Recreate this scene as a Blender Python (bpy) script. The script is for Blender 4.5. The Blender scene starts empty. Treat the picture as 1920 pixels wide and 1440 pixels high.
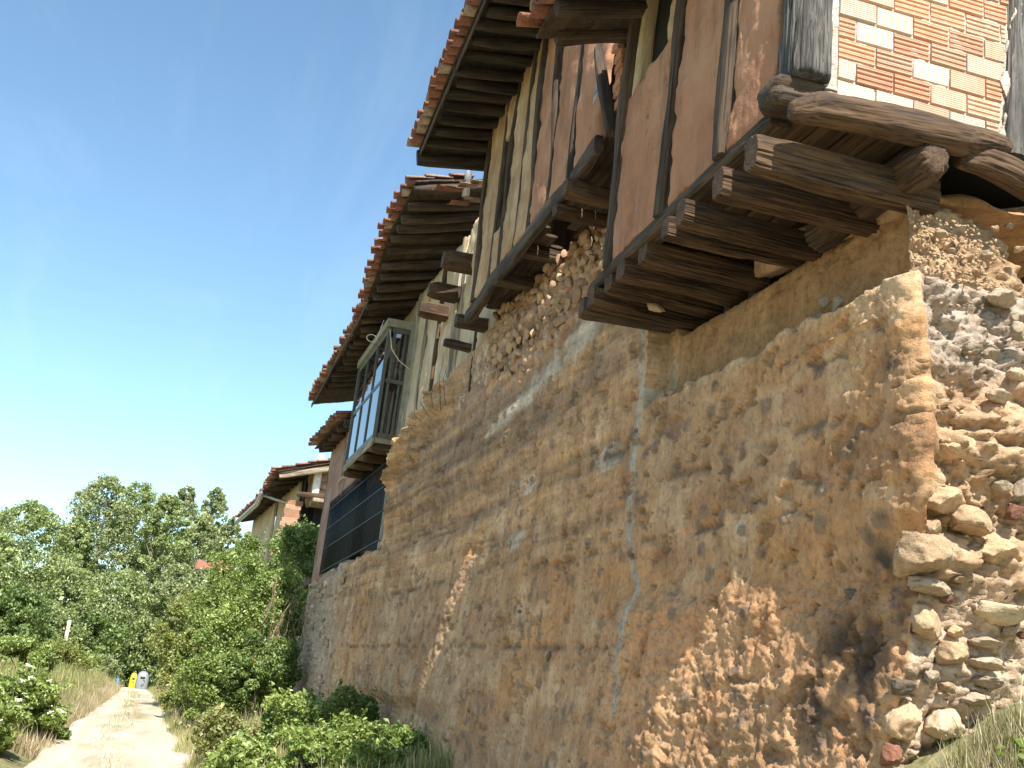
import bpy, math, random
import numpy as np
from mathutils import Matrix, Vector

random.seed(7)
rng = np.random.default_rng(11)
S = bpy.context.scene
COL = S.collection

# ------------------------------------------------------------------ camera
# world: camera at the origin (eye level z = 0), +Y runs along the houses, +X towards them
F = 2000.0
_VP = (-590.0, 505.0); _SL = 0.111
_Y = np.array([_VP[0], _VP[1], F]); _Y /= np.linalg.norm(_Y)
_U = np.cross(np.array([_VP[0] + 1000, _VP[1] + 1000 * _SL, F]), np.array([_VP[0], _VP[1], F])); _U /= np.linalg.norm(_U)
if _U[1] > 0: _U = -_U
_X = np.cross(_Y, _U)
cam_d = bpy.data.cameras.new('camera'); cam = bpy.data.objects.new('camera', cam_d); COL.objects.link(cam)
cam_d.sensor_width = 36.0; cam_d.lens = F / 1920 * 36; cam_d.clip_end = 3000; cam_d.clip_start = 0.05
cam.matrix_world = Matrix(((_X[0], -_X[1], -_X[2], 0), (_Y[0], -_Y[1], -_Y[2], 0), (_U[0], -_U[1], -_U[2], 0), (0, 0, 0, 1)))
S.camera = cam

# ------------------------------------------------------------------ sky, sun, exposure
SUN_EL = math.radians(49.5); SUN_A = math.radians(-1.5)    # sun behind the camera, almost along the facades
w = bpy.data.worlds.new('World'); S.world = w; w.use_nodes = True
nt = w.node_tree; nt.nodes.clear()
sk = nt.nodes.new('ShaderNodeTexSky'); sk.sky_type = 'NISHITA'; sk.sun_disc = False
sk.sun_elevation = SUN_EL; sk.sun_rotation = math.pi - SUN_A; sk.altitude = 300; sk.air_density = 1.0; sk.dust_density = 0.7; sk.ozone_density = 4.0
bg = nt.nodes.new('ShaderNodeBackground'); bg.inputs[1].default_value = 0.110
wo = nt.nodes.new('ShaderNodeOutputWorld')
tint = nt.nodes.new('ShaderNodeMix'); tint.data_type = 'RGBA'; tint.blend_type = 'MULTIPLY'; tint.inputs[0].default_value = 1; tint.inputs[7].default_value = (.98, 1.03, .91, 1)
# faint cirrus wisps over the whole sky
tc = nt.nodes.new('ShaderNodeTexCoord'); sep = nt.nodes.new('ShaderNodeSeparateXYZ'); nt.links.new(tc.outputs['Generated'], sep.inputs[0])
mz = nt.nodes.new('ShaderNodeMath'); mz.operation = 'MAXIMUM'; mz.inputs[1].default_value = .06; nt.links.new(sep.outputs[2], mz.inputs[0])
dv = nt.nodes.new('ShaderNodeVectorMath'); dv.operation = 'DIVIDE'; cb_ = nt.nodes.new('ShaderNodeCombineXYZ')
for q in range(3): nt.links.new(mz.outputs[0], cb_.inputs[q])
nt.links.new(tc.outputs['Generated'], dv.inputs[0]); nt.links.new(cb_.outputs[0], dv.inputs[1])
mp = nt.nodes.new('ShaderNodeMapping'); mp.inputs['Scale'].default_value = (1.9, .45, 1); mp.inputs['Rotation'].default_value = (0, 0, .5); nt.links.new(dv.outputs[0], mp.inputs[0])
wn = nt.nodes.new('ShaderNodeTexNoise'); wn.inputs['Scale'].default_value = 1.6; wn.inputs['Detail'].default_value = 7; wn.inputs['Roughness'].default_value = .62; wn.inputs['Distortion'].default_value = .6; nt.links.new(mp.outputs[0], wn.inputs['Vector'])
wr = nt.nodes.new('ShaderNodeMapRange'); wr.inputs[1].default_value = .50; wr.inputs[2].default_value = .80; wr.inputs[4].default_value = .05; nt.links.new(wn.outputs[0], wr.inputs[0])
cir = nt.nodes.new('ShaderNodeMix'); cir.data_type = 'RGBA'; cir.inputs[7].default_value = (7.0, 7.4, 7.8, 1); nt.links.new(wr.outputs[0], cir.inputs[0]); nt.links.new(sk.outputs[0], cir.inputs[6])
nt.links.new(cir.outputs[2], tint.inputs[6]); nt.links.new(tint.outputs[2], bg.inputs[0]); nt.links.new(bg.outputs[0], wo.inputs[0])
sd = bpy.data.lights.new('sun', 'SUN'); sd.energy = 4.2; sd.angle = math.radians(0.5); sd.color = (1, 0.94, 0.84)
sun = bpy.data.objects.new('sun', sd); COL.objects.link(sun)
to_sun = Vector((math.sin(SUN_A) * math.cos(SUN_EL), -math.cos(SUN_A) * math.cos(SUN_EL), math.sin(SUN_EL)))
sun.rotation_euler = to_sun.to_track_quat('Z', 'Y').to_euler(); sun.location = (0, -30, 40)
S.view_settings.view_transform = 'Standard'; S.view_settings.look = 'None'; S.view_settings.gamma = 1
S.view_settings.exposure = 1.3
S.cycles.max_bounces = 8; S.cycles.diffuse_bounces = 5

# ------------------------------------------------------------------ geometry helpers
def ray(px, py):
    d = np.array([px - 960.0, py - 720.0, F]); return np.array([d @ _X, d @ _Y, d @ _U])
def AX(px, py, x): r = ray(px, py); return r * (x / r[0])
def AY(px, py, y): r = ray(px, py); return r * (y / r[1])
def depth(p): return p[0] * _X[2] + p[1] * _Y[2] + p[2] * _U[2]
def xw(y): return 3.25 - 0.05 * (y - 4.8)                  # plan line of the earth wall
def AW(px, py):
    r = ray(px, py); k = r[0] / r[1]; y = 3.49 / (k + .05); return np.array([k * y, y, r[2] / r[1] * y])
def x3(y): return 2.80 - 0.05 * (y - 14)                   # plan line of the far facades

def _h(ix, iy, iz, s):
    n = (ix.astype(np.int64) * 374761393 + iy.astype(np.int64) * 668265263 + iz.astype(np.int64) * 2147483647 + s * 974634777) & 0x7fffffff
    n = ((n ^ (n >> 13)) * 1274126177) & 0x7fffffff
    n = ((n ^ (n >> 16)) * 668265263) & 0x7fffffff
    return (n & 0xffff) / 65535.0
def vnoise(x, y, z=None, s=0):
    x = np.asarray(x, float); y = np.asarray(y, float)
    z = np.zeros_like(x) if z is None else np.asarray(z, float) + 0 * x
    y = y + 0 * x
    ix = np.floor(x); iy = np.floor(y); iz = np.floor(z)
    fx = x - ix; fy = y - iy; fz = z - iz
    fx = fx * fx * (3 - 2 * fx); fy = fy * fy * (3 - 2 * fy); fz = fz * fz * (3 - 2 * fz)
    r = 0
    for a in (0, 1):
        wx = fx if a else 1 - fx
        for b in (0, 1):
            wy = fy if b else 1 - fy
            for c in (0, 1):
                wz = fz if c else 1 - fz
                r = r + wx * wy * wz * _h(ix + a, iy + b, iz + c, s)
    return r * 2 - 1
def fbm(x, y, z=None, o=4, s=0, g=.5):
    r = 0; a = 1; f = 1
    for i in range(o):
        r = r + a * vnoise(np.asarray(x) * f, np.asarray(y) * f, None if z is None else np.asarray(z) * f, s + i * 17); a *= g; f *= 2.03
    return r
def worley(x, y, s=0, jit=.85):
    ix = np.floor(x); iy = np.floor(y); d1 = np.full(x.shape, 9.0); d2 = np.full(x.shape, 9.0); idm = np.zeros(x.shape)
    for a in (-1, 0, 1):
        for b in (-1, 0, 1):
            cx = ix + a; cy = iy + b; z0 = np.zeros_like(cx)
            jx = cx + .5 + jit * (_h(cx, cy, z0, s) - .5); jy = cy + .5 + jit * (_h(cx, cy, z0, s + 5) - .5)
            d = np.hypot(x - jx, y - jy); m = d < d1
            d2 = np.where(m, d1, np.minimum(d2, d)); idm = np.where(m, _h(cx, cy, z0, s + 9), idm); d1 = np.where(m, d, d1)
    return d1, d2, idm
def sst(a, b, x): t = np.clip((x - a) / (b - a), 0, 1); return t * t * (3 - 2 * t)

def mesh_data(name, V, Fc, mat=None, smooth=True, attrs=None):
    V = np.asarray(V, np.float32).reshape(-1, 3); me = bpy.data.meshes.new(name)
    if isinstance(Fc, np.ndarray):
        n, k = Fc.shape
        me.vertices.add(len(V)); me.vertices.foreach_set('co', V.ravel())
        me.loops.add(n * k); me.loops.foreach_set('vertex_index', Fc.astype(np.int32).ravel())
        me.polygons.add(n); me.polygons.foreach_set('loop_start', np.arange(0, n * k, k, dtype=np.int32))
        me.polygons.foreach_set('loop_total', np.full(n, k, np.int32))
        me.update(calc_edges=True)
    else:
        me.from_pydata(V.tolist(), [], Fc)
    if smooth: me.polygons.foreach_set('use_smooth', np.ones(len(me.polygons), bool))
    for an, av in (attrs or {}).items():
        av = np.asarray(av, np.float32)
        if av.ndim == 2:
            a = me.color_attributes.new(an, 'FLOAT_COLOR', 'POINT'); a.data.foreach_set('color', np.c_[av, np.ones(len(av))].astype(np.float32).ravel())
        else:
            a = me.attributes.new(an, 'FLOAT', 'POINT'); a.data.foreach_set('value', av)
    if mat: me.materials.append(mat)
    me.update()
    return me
def put(name, me, parent=None, mw=None):
    o = bpy.data.objects.new(name, me); COL.objects.link(o)
    if parent is not None:
        o.parent = parent; o.matrix_parent_inverse = PW[parent.name].inverted()
    if mw is not None: o.matrix_basis = mw
    PW[o.name] = mw.copy() if mw is not None else Matrix.Identity(4)
    return o
PW = {}
def thing(name, label, cat, loc=(0, 0, 0), group=None):
    o = bpy.data.objects.new(name, None); COL.objects.link(o); o.location = loc; o.empty_display_size = .2
    PW[o.name] = Matrix.Translation(loc)
    return tag(o, label, cat, group)
def tag(o, label=None, cat=None, group=None, kind=None):
    if label: o['label'] = label
    if cat: o['category'] = cat
    if group: o['group'] = group
    if kind: o['kind'] = kind
    return o
def grid_faces(nu, nv, off=0):
    i = np.arange(nu - 1)[:, None]; j = np.arange(nv - 1)[None, :]; a = i * nv + j + off
    return np.stack([a, a + nv, a + nv + 1, a + 1], -1).reshape(-1, 4)
def frame(p0, p1, up=(0, 0, 1)):
    p0 = Vector(p0); p1 = Vector(p1); z = (p1 - p0); L = z.length; z.normalize()
    u = Vector(up); x = u.cross(z)
    if x.length < 1e-3: x = Vector((1, 0, 0)).cross(z)
    x.normalize(); y = z.cross(x)
    return Matrix(((x.x, y.x, z.x, p0.x), (x.y, y.y, z.y, p0.y), (x.z, y.z, z.z, p0.z), (0, 0, 0, 1))), L
_seed = [100]
def beam(name, p0, p1, w, h, mat, parent, up=(0, 0, 1), e=7, na=20, seg=.12, rough=.04, crack=.0, bend=.02, taper=0., endr=.25, data=None):
    """a hewn timber: superellipse section, wavering edges, drying cracks, worn ends; local Z is the grain"""
    mw, L = frame(p0, p1, up)
    if data is None:
        _seed[0] += 1; sd_ = _seed[0]
        n = max(3, int(L / seg) + 1); t = np.linspace(0, 1, n)
        th = np.linspace(0, 2 * np.pi, na, endpoint=False) + np.pi / na
        c = np.cos(th); s_ = np.sin(th)
        r = (np.abs(c) ** e + np.abs(s_) ** e) ** (-1.0 / e)
        T, TH = np.meshgrid(t, th, indexing='ij'); Z = T * L
        R = np.broadcast_to(r, T.shape).copy()
        cx = np.cos(TH); cy = np.sin(TH)
        R *= 1 + rough * fbm(cx * 1.5 + 7, cy * 1.5, Z * 2.2, 3, sd_) * 1.4
        if crack:
            k = fbm(cx * 5, cy * 5, Z * 1.1, 3, sd_ + 50); R *= 1 - crack * np.clip(1 - np.abs(k) * 5, 0, 1)
            R *= 1 + crack * .5 * fbm(cx * 14, cy * 14, Z * 2.0, 2, sd_ + 70)
        R *= 1 - taper * T
        if endr: R[0] *= 1 - endr * .5; R[-1] *= 1 - endr * .5
        bx = bend * vnoise(t * L * .9 + 3.1, t * 0, s=sd_); by = bend * vnoise(t * L * .9 + 9.7, t * 0, s=sd_ + 3)
        V = np.stack([R * cx * w / 2 + bx[:, None], R * cy * h / 2 + by[:, None], Z], -1).reshape(-1, 3)
        i = np.arange(n - 1)[:, None]; j = np.arange(na)[None, :]
        a = i * na + j; b = i * na + (j + 1) % na
        Fq = np.stack([a, b, b + na, a + na], -1).reshape(-1, 4).tolist()
        V = np.vstack([V, [[bx[0], by[0], 0.0]], [[bx[-1], by[-1], L]]])
        k0 = n * na
        Fq += [[k0, (q + 1) % na, q] for q in range(na)] + [[k0 + 1, (n - 1) * na + q, (n - 1) * na + (q + 1) % na] for q in range(na)]
        data = mesh_data(name, V, Fq, mat, smooth=e < 4)
        if e >= 4: data.polygons.foreach_set('use_smooth', np.zeros(len(data.polygons), bool))
    return put(name, data, parent, mw)
def boxm(name, sx, sy, sz, mat, bev=.004):
    """a box with bevelled edges, centred"""
    import bmesh
    bm = bmesh.new(); bmesh.ops.create_cube(bm, size=1)
    bmesh.ops.scale(bm, vec=(sx, sy, sz), verts=bm.verts)
    if bev: bmesh.ops.bevel(bm, geom=bm.edges[:], offset=min(bev, .3 * min(sx, sy, sz)), segments=1, affect='EDGES')
    me = bpy.data.meshes.new(name); bm.to_mesh(me); bm.free()
    if mat: me.materials.append(mat)
    return me
def box(name, lo, hi, mat, parent=None, bev=.004, rz=0):
    lo = np.array(lo, float); hi = np.array(hi, float); c = (lo + hi) / 2; s = hi - lo
    return put(name, boxm(name, *s, mat, bev), parent, Matrix.Translation(c) @ Matrix.Rotation(rz, 4, 'Z'))
def sheet(name, P, nu, nv, nrm, mat, parent=None, disp=None, thick=.04, edge=0.01, sd_=0, attrs=None):
    """quad patch P = 4 corners (u0v0,u1v0,u1v1,u0v1) with relief along nrm, ragged edges turned back by thick"""
    P = [np.array(p, float) for p in P]; nrm = np.array(nrm, float); nrm /= np.linalg.norm(nrm)
    u = np.linspace(0, 1, nu); v = np.linspace(0, 1, nv); Ug, Vg = np.meshgrid(u, v, indexing='ij')
    pos = (P[0] * ((1 - Ug) * (1 - Vg))[..., None] + P[1] * (Ug * (1 - Vg))[..., None] + P[2] * (Ug * Vg)[..., None] + P[3] * ((1 - Ug) * Vg)[..., None])
    Lu = np.linalg.norm(P[1] - P[0]); Lv = np.linalg.norm(P[3] - P[0])
    du = (P[1] - P[0]) / Lu; dv = (P[3] - P[0]) / Lv
    A = Ug * Lu + sd_ * 3.7; B = Vg * Lv
    eu = (np.exp(-Ug * Lu / .05) * 1 - np.exp(-(1 - Ug) * Lu / .05)); ev = (np.exp(-Vg * Lv / .05) - np.exp(-(1 - Vg) * Lv / .05))
    pos = pos + (edge * fbm(A * 0 + sd_, B * 9, o=3, s=sd_) * np.abs(eu))[..., None] * du + (edge * fbm(A * 9, B * 0 + sd_, o=3, s=sd_ + 4) * np.abs(ev))[..., None] * dv
    d = disp(A, B) if disp is not None else np.zeros_like(A)
    bord = np.minimum(np.minimum(Ug * Lu, (1 - Ug) * Lu), np.minimum(Vg * Lv, (1 - Vg) * Lv))
    pos = pos + nrm * (d - .012 * np.exp(-bord / .015))[..., None]
    V = pos.reshape(-1, 3); Fq = grid_faces(nu, nv)
    n0 = np.cross(V[Fq[0][1]] - V[Fq[0][0]], V[Fq[0][3]] - V[Fq[0][0]])
    if n0 @ nrm < 0: Fq = Fq[:, ::-1]
    ids = np.arange(nu * nv).reshape(nu, nv)
    rim = np.concatenate([ids[:, 0], ids[-1, 1:], ids[::-1, -1][1:], ids[0, ::-1][1:-1]])
    Vb = V[rim] - nrm * thick; k = len(V); m = len(rim); q = np.arange(m)
    side = np.stack([rim, rim[(q + 1) % m], k + (q + 1) % m, k + q], -1)
    return put(name, mesh_data(name, np.vstack([V, Vb]), np.vstack([Fq, side]), mat, True), parent)
def tube(name, pts, r, mat, parent=None, na=8, closed=False):
    pts = [Vector(p) for p in pts]; n = len(pts); V = []; Fq = []
    for i, p in enumerate(pts):
        t = (pts[min(i + 1, n - 1)] - pts[max(i - 1, 0)]).normalized()
        a = t.cross(Vector((.3, .2, .93))).normalized(); b = t.cross(a); rr = r[i] if hasattr(r, '__len__') else r
        for k in range(na):
            th = 2 * math.pi * k / na; V.append(p + a * (math.cos(th) * rr) + b * (math.sin(th) * rr))
    for i in range(n - 1):
        for k in range(na): Fq.append([i * na + k, i * na + (k + 1) % na, (i + 1) * na + (k + 1) % na, (i + 1) * na + k])
    Fq.append(list(range(na))[::-1]); Fq.append([(n - 1) * na + k for k in range(na)])
    return put(name, mesh_data(name, [tuple(v) for v in V], Fq, mat, True), parent)

# ------------------------------------------------------------------ materials
def newmat(name):
    m = bpy.data.materials.new(name); m.use_nodes = True; n = m.node_tree
    return m, n, n.nodes['Principled BSDF']
def N(n, t, **k):
    o = n.nodes.new('ShaderNode' + t)
    for a, b in k.items(): setattr(o, a, b)
    return o
def coords(n, scale=(1, 1, 1), kind='Object'):
    tc = N(n, 'TexCoord'); mp = N(n, 'Mapping'); mp.inputs['Scale'].default_value = scale
    n.links.new(tc.outputs[kind], mp.inputs['Vector'])
    oi = N(n, 'ObjectInfo'); ad = N(n, 'VectorMath', operation='ADD'); ml = N(n, 'VectorMath', operation='SCALE')
    cb = N(n, 'CombineXYZ')
    for i in range(3): n.links.new(oi.outputs['Random'], cb.inputs[i])
    n.links.new(cb.outputs[0], ml.inputs[0]); ml.inputs['Scale'].default_value = 37.0
    n.links.new(mp.outputs[0], ad.inputs[0]); n.links.new(ml.outputs[0], ad.inputs[1])
    return ad.outputs[0]
def noise(n, vec, scale, detail=4, rough=.55):
    t = N(n, 'TexNoise'); t.inputs['Scale'].default_value = scale; t.inputs['Detail'].default_value = detail; t.inputs['Roughness'].default_value = rough
    n.links.new(vec, t.inputs['Vector']); return t.outputs['Fac']
def ramp(n, fac, stops):
    r = N(n, 'ValToRGB'); e = r.color_ramp.elements
    while len(e) < len(stops): e.new(.5)
    for q, (p, c) in zip(e, stops): q.position = p; q.color = (*c, 1) if len(c) == 3 else c
    n.links.new(fac, r.inputs[0]); return r.outputs[0]
def mix(n, fac, a, b, mode='MIX'):
    m = N(n, 'Mix', data_type='RGBA', blend_type=mode)
    for s, v in ((m.inputs[0], fac), (m.inputs[6], a), (m.inputs[7], b)):
        if hasattr(v, 'is_output') or isinstance(v, bpy.types.NodeSocket): n.links.new(v, s)
        elif isinstance(v, (int, float)): s.default_value = v
        else: s.default_value = (*v, 1)
    return m.outputs[2]
def bump(n, h, dist, strength=1.0, prev=None):
    b = N(n, 'Bump'); b.inputs['Distance'].default_value = dist; b.inputs['Strength'].default_value = strength
    n.links.new(h, b.inputs['Height'])
    if prev is not None: n.links.new(prev, b.inputs['Normal'])
    return b.outputs[0]
def wood(name, dark, mid, light, cover=.5, sc=1.0, bd=.006):
    m, n, p = newmat(name); v = coords(n, (22 * sc, 22 * sc, 1.3 * sc)); v2 = coords(n, (5 * sc, 5 * sc, 2 * sc)); v3 = coords(n, (95 * sc, 95 * sc, 2.0 * sc))
    g = noise(n, v, 1, 6, .6); big = noise(n, v2, 1, 3); f = noise(n, v3, 1, 3)
    c = ramp(n, g, [(.3, dark), (.5, mid), (.72, light)])
    c2 = ramp(n, big, [(.35, tuple(x * .45 for x in dark)), (.62, light)])
    p.inputs['Roughness'].default_value = .88
    c = mix(n, .4, c, c2)
    c = mix(n, 1.0, c, ramp(n, f, [(.38, (.32, .3, .28)), (.52, (1, 1, 1))]), 'MULTIPLY')
    n.links.new(c, p.inputs['Base Color'])
    n.links.new(bump(n, f, bd * .5, 1, bump(n, g, bd)), p.inputs['Normal']); return m
def plaster(name, a, b, c, bd=.006, sc=1.0, dirt=(.09, .055, .03)):
    m, n, p = newmat(name); v = coords(n, (1, 1, 1)); vs = coords(n, (5, 5, 1.0))
    k = noise(n, v, 1.6 * sc, 6, .62); k2 = noise(n, v, 14 * sc, 5); st = noise(n, vs, 1.5 * sc, 5, .65); fine = noise(n, v, 90 * sc, 3); spk = noise(n, v, 5.0 * sc, 4)
    col = ramp(n, k, [(.3, a), (.5, b), (.68, c)])
    col = mix(n, ramp(n, st, [(.50, (0, 0, 0)), (.72, (.5, .5, .5))]), col, dirt)
    col = mix(n, ramp(n, k2, [(.62, (0, 0, 0)), (.72, (.55, .55, .55))]), col, c)
    col = mix(n, ramp(n, spk, [(.68, (0, 0, 0)), (.74, (.7, .7, .7))]), col, dirt)
    n.links.new(col, p.inputs['Base Color']); p.inputs['Roughness'].default_value = .95
    n.links.new(bump(n, fine, bd * .35, 1, bump(n, k2, bd * 1.6)), p.inputs['Normal']); return m
def stone(name, a, b, c, bd=.008, sc=1.0):
    m, n, p = newmat(name); v = coords(n)
    k = noise(n, v, 7 * sc, 6, .65); k2 = noise(n, v, 40 * sc, 5, .6)
    col = ramp(n, k, [(.3, a), (.5, b), (.7, c)])
    col = mix(n, .35, col, ramp(n, k2, [(.35, tuple(x * .5 for x in a)), (.6, c)]))
    oi = N(n, 'ObjectInfo'); n.links.new(oi.outputs['Random'], ramp_in := N(n, 'ValToRGB').inputs[0])
    rr = ramp_in.node; rr.color_ramp.elements[0].color = (.72, .7, .7, 1); rr.color_ramp.elements[1].color = (1.15, 1.1, 1.05, 1)
    col = mix(n, 1.0, col, rr.outputs[0], 'MULTIPLY')
    n.links.new(col, p.inputs['Base Color']); p.inputs['Roughness'].default_value = .93
    n.links.new(bump(n, k2, bd * .5, 1, bump(n, k, bd)), p.inputs['Normal']); return m
def flat(name, c, rough=.7, metal=0, var=.25, sc=6, bd=0):
    m, n, p = newmat(name); v = coords(n); k = noise(n, v, sc, 4)
    n.links.new(ramp(n, k, [(.3, tuple(x * (1 - var) for x in c)), (.7, tuple(min(1, x * (1 + var)) for x in c))]), p.inputs['Base Color'])
    p.inputs['Roughness'].default_value = rough; p.inputs['Metallic'].default_value = metal
    if bd: n.links.new(bump(n, k, bd), p.inputs['Normal'])
    return m
def leafmat(name, dark, mid, light, trans=.35):
    m, n, p = newmat(name); at = N(n, 'Attribute', attribute_name='rnd')
    col = ramp(n, at.outputs['Fac'], [(0, dark), (.5, mid), (.93, light), (1, tuple(min(1, x * 1.5 + .03) for x in light))])
    n.links.new(col, p.inputs['Base Color']); p.inputs['Roughness'].default_value = .45
    tr = N(n, 'BsdfTranslucent'); n.links.new(mix(n, 1.0, col, (1.2, 1.15, .5), 'MULTIPLY'), tr.inputs[0])
    ms = N(n, 'MixShader'); ms.inputs[0].default_value = trans
    n.links.new(p.outputs[0], ms.inputs[1]); n.links.new(tr.outputs[0], ms.inputs[2]); n.links.new(ms.outputs[0], n.nodes['Material Output'].inputs[0]); return m

M = {}
M['wood_dark'] = wood('dark_weathered_oak', (.018, .012, .008), (.055, .034, .02), (.13, .085, .05))
M['wood_mid'] = wood('brown_oak', (.02, .010, .005), (.07, .036, .016), (.15, .085, .04))
M['wood_grey'] = wood('silver_grey_oak', (.02, .018, .017), (.085, .078, .07), (.22, .205, .185), bd=.014, sc=1.3)
M['wood_end'] = wood('pinkish_sawn_oak', (.10, .06, .04), (.26, .16, .11), (.42, .28, .2))
M['wood_pale'] = wood('bleached_boards', (.16, .12, .075), (.34, .27, .18), (.5, .42, .31), sc=.7)
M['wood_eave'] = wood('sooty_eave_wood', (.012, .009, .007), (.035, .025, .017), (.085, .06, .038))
M['plaster_pink'] = plaster('pinkish_mud_plaster', (.33, .15, .078), (.40, .19, .103), (.46, .255, .15))
M['plaster_ochre'] = plaster('ochre_mud_plaster', (.30, .175, .085), (.42, .26, .135), (.55, .40, .25))
M['plaster_cream'] = plaster('cream_limewash', (.42, .30, .18), (.54, .42, .27), (.64, .54, .40), dirt=(.2, .13, .075))
M['plaster_brick'] = plaster('rosy_brick_render', (.25, .135, .095), (.33, .19, .14), (.42, .29, .22))
M['stone_tan'] = stone('tan_sandstone', (.30, .19, .10), (.46, .31, .18), (.62, .47, .31))
M['stone_cream'] = stone('cream_sandstone', (.42, .31, .19), (.56, .44, .29), (.70, .60, .45))
M['stone_grey'] = stone('grey_river_stone', (.25, .185, .125), (.38, .30, .21), (.51, .43, .325))
M['stone_dark'] = stone('soot_dark_stone', (.06, .046, .034), (.13, .10, .07), (.23, .18, .13))
M['stone_pink'] = stone('rosy_rubble', (.26, .15, .095), (.40, .255, .165), (.52, .38, .265))
M['stone_red'] = stone('dark_red_stone', (.13, .055, .035), (.24, .10, .065), (.34, .17, .11))
M['mortar'] = plaster('pale_lime_mortar', (.38, .33, .26), (.46, .41, .34), (.54, .50, .43), bd=.012, sc=2, dirt=(.36, .3, .22))
M['tile'] = stone('red_roof_tile', (.11, .045, .03), (.23, .09, .055), (.34, .155, .10), bd=.003)
M['tile_pale'] = stone('lichened_roof_tile', (.17, .11, .075), (.30, .20, .135), (.44, .35, .27), bd=.003)
M['dark'] = flat('dark_interior', (.012, .011, .01), .9)
M['metal_black'] = flat('black_painted_iron', (.022, .03, .032), .5, .3)
M['metal_grey'] = flat('galvanised_steel', (.42, .42, .42), .4, .8)
M['frame'] = flat('bronze_window_frame', (.10, .095, .07), .5, .2)
M['frame_pale'] = flat('pale_frame_board', (.27, .245, .175), .8)
M['white'] = flat('white_board', (.66, .64, .58), .7)
M['cable'] = flat('white_cable', (.6, .58, .52), .6)

def glass():
    m, n, p = newmat('window_glass'); p.inputs['Base Color'].default_value = (.012, .015, .017, 1); p.inputs['Roughness'].default_value = .025
    p.inputs['IOR'].default_value = 2.5; return m
M['glass'] = glass()
def brickmat(name, a, b, fine):
    m, n, p = newmat(name); v = coords(n); k = noise(n, v, 9, 5, .6); k2 = noise(n, v, 60, 3)
    oi = N(n, 'ObjectInfo'); col = ramp(n, k, [(.3, a), (.7, b)])
    rr = N(n, 'ValToRGB'); n.links.new(oi.outputs['Random'], rr.inputs[0]); rr.color_ramp.elements[0].color = (.78, .74, .72, 1); rr.color_ramp.elements[1].color = (1.12, 1.1, 1.1, 1)
    col = mix(n, 1.0, col, rr.outputs[0], 'MULTIPLY')
    smear = noise(n, v, 4.5, 5, .7)
    col = mix(n, ramp(n, smear, [(.62, (0, 0, 0)), (.78, (.4, .4, .4))]), col, (.62, .52, .41))
    n.links.new(col, p.inputs['Base Color']); p.inputs['Roughness'].default_value = .9
    wv = N(n, 'TexWave', wave_type='BANDS', bands_direction='Z'); wv.inputs['Scale'].default_value = fine; wv.inputs['Distortion'].default_value = .3
    tc = N(n, 'TexCoord'); n.links.new(tc.outputs['Object'], wv.inputs[0])
    n.links.new(bump(n, k2, .001, 1, bump(n, wv.outputs['Fac'], .0022)), p.inputs['Normal']); return m
M['brick_o'] = brickmat('orange_hollow_brick', (.52, .25, .15), (.60, .33, .21), 24)
M['brick_l'] = brickmat('light_orange_brick', (.52, .31, .20), (.58, .39, .28), 24)
M['brick_p'] = brickmat('pale_pink_brick', (.52, .41, .31), (.58, .48, .38), 24)

def earthmat():
    m, n, p = newmat('rammed_earth'); v = coords(n); vs = coords(n, (3.2, 3.2, .8))
    at = N(n, 'Attribute', attribute_name='Col'); rg = N(n, 'Attribute', attribute_name='rgh')
    k = noise(n, v, 3.5, 8, .68); k2 = noise(n, v, 24, 6, .65); st = noise(n, vs, 2.2, 7, .7); fine = noise(n, v, 120, 4, .6)
    col = mix(n, 1.0, mix(n, 1.0, at.outputs['Color'], (1.21, 1.075, 1.0), 'MULTIPLY'), ramp(n, k, [(.28, (.70, .66, .62)), (.5, (1, 1, 1)), (.72, (1.2, 1.2, 1.2))]), 'MULTIPLY')
    col = mix(n, 1.0, col, ramp(n, st, [(.3, (.75, .70, .65)), (.52, (1, 1, 1)), (.75, (1.15, 1.15, 1.15))]), 'MULTIPLY')
    col = mix(n, 1.0, col, ramp(n, k2, [(.30, (.62, .57, .52)), (.48, (1, 1, 1)), (.72, (1.18, 1.17, 1.16))]), 'MULTIPLY')
    n.links.new(col, p.inputs['Base Color']); p.inputs['Roughness'].default_value = .97
    k3 = noise(n, v, 55, 5, .7); b1 = bump(n, k2, .014, 1.0); b2 = bump(n, k3, .010, 1.0, b1); b0 = bump(n, fine, .004, 1.0, b2)
    n.links.new(b0, p.inputs['Normal']); return m
M['earth'] = earthmat()
def groundmat():
    m, n, p = newmat('dry_meadow_soil'); v = coords(n); k = noise(n, v, .35, 6); k2 = noise(n, v, 9, 5)
    c = ramp(n, k, [(.35, (.10, .115, .035)), (.55, (.21, .19, .08)), (.7, (.36, .29, .17))])
    c = mix(n, .4, c, ramp(n, k2, [(.35, (.07, .075, .03)), (.65, (.33, .28, .16))]))
    n.links.new(c, p.inputs['Base Color']); p.inputs['Roughness'].default_value = 1
    n.links.new(bump(n, k2, .05), p.inputs['Normal']); return m
M['ground'] = groundmat()
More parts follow.
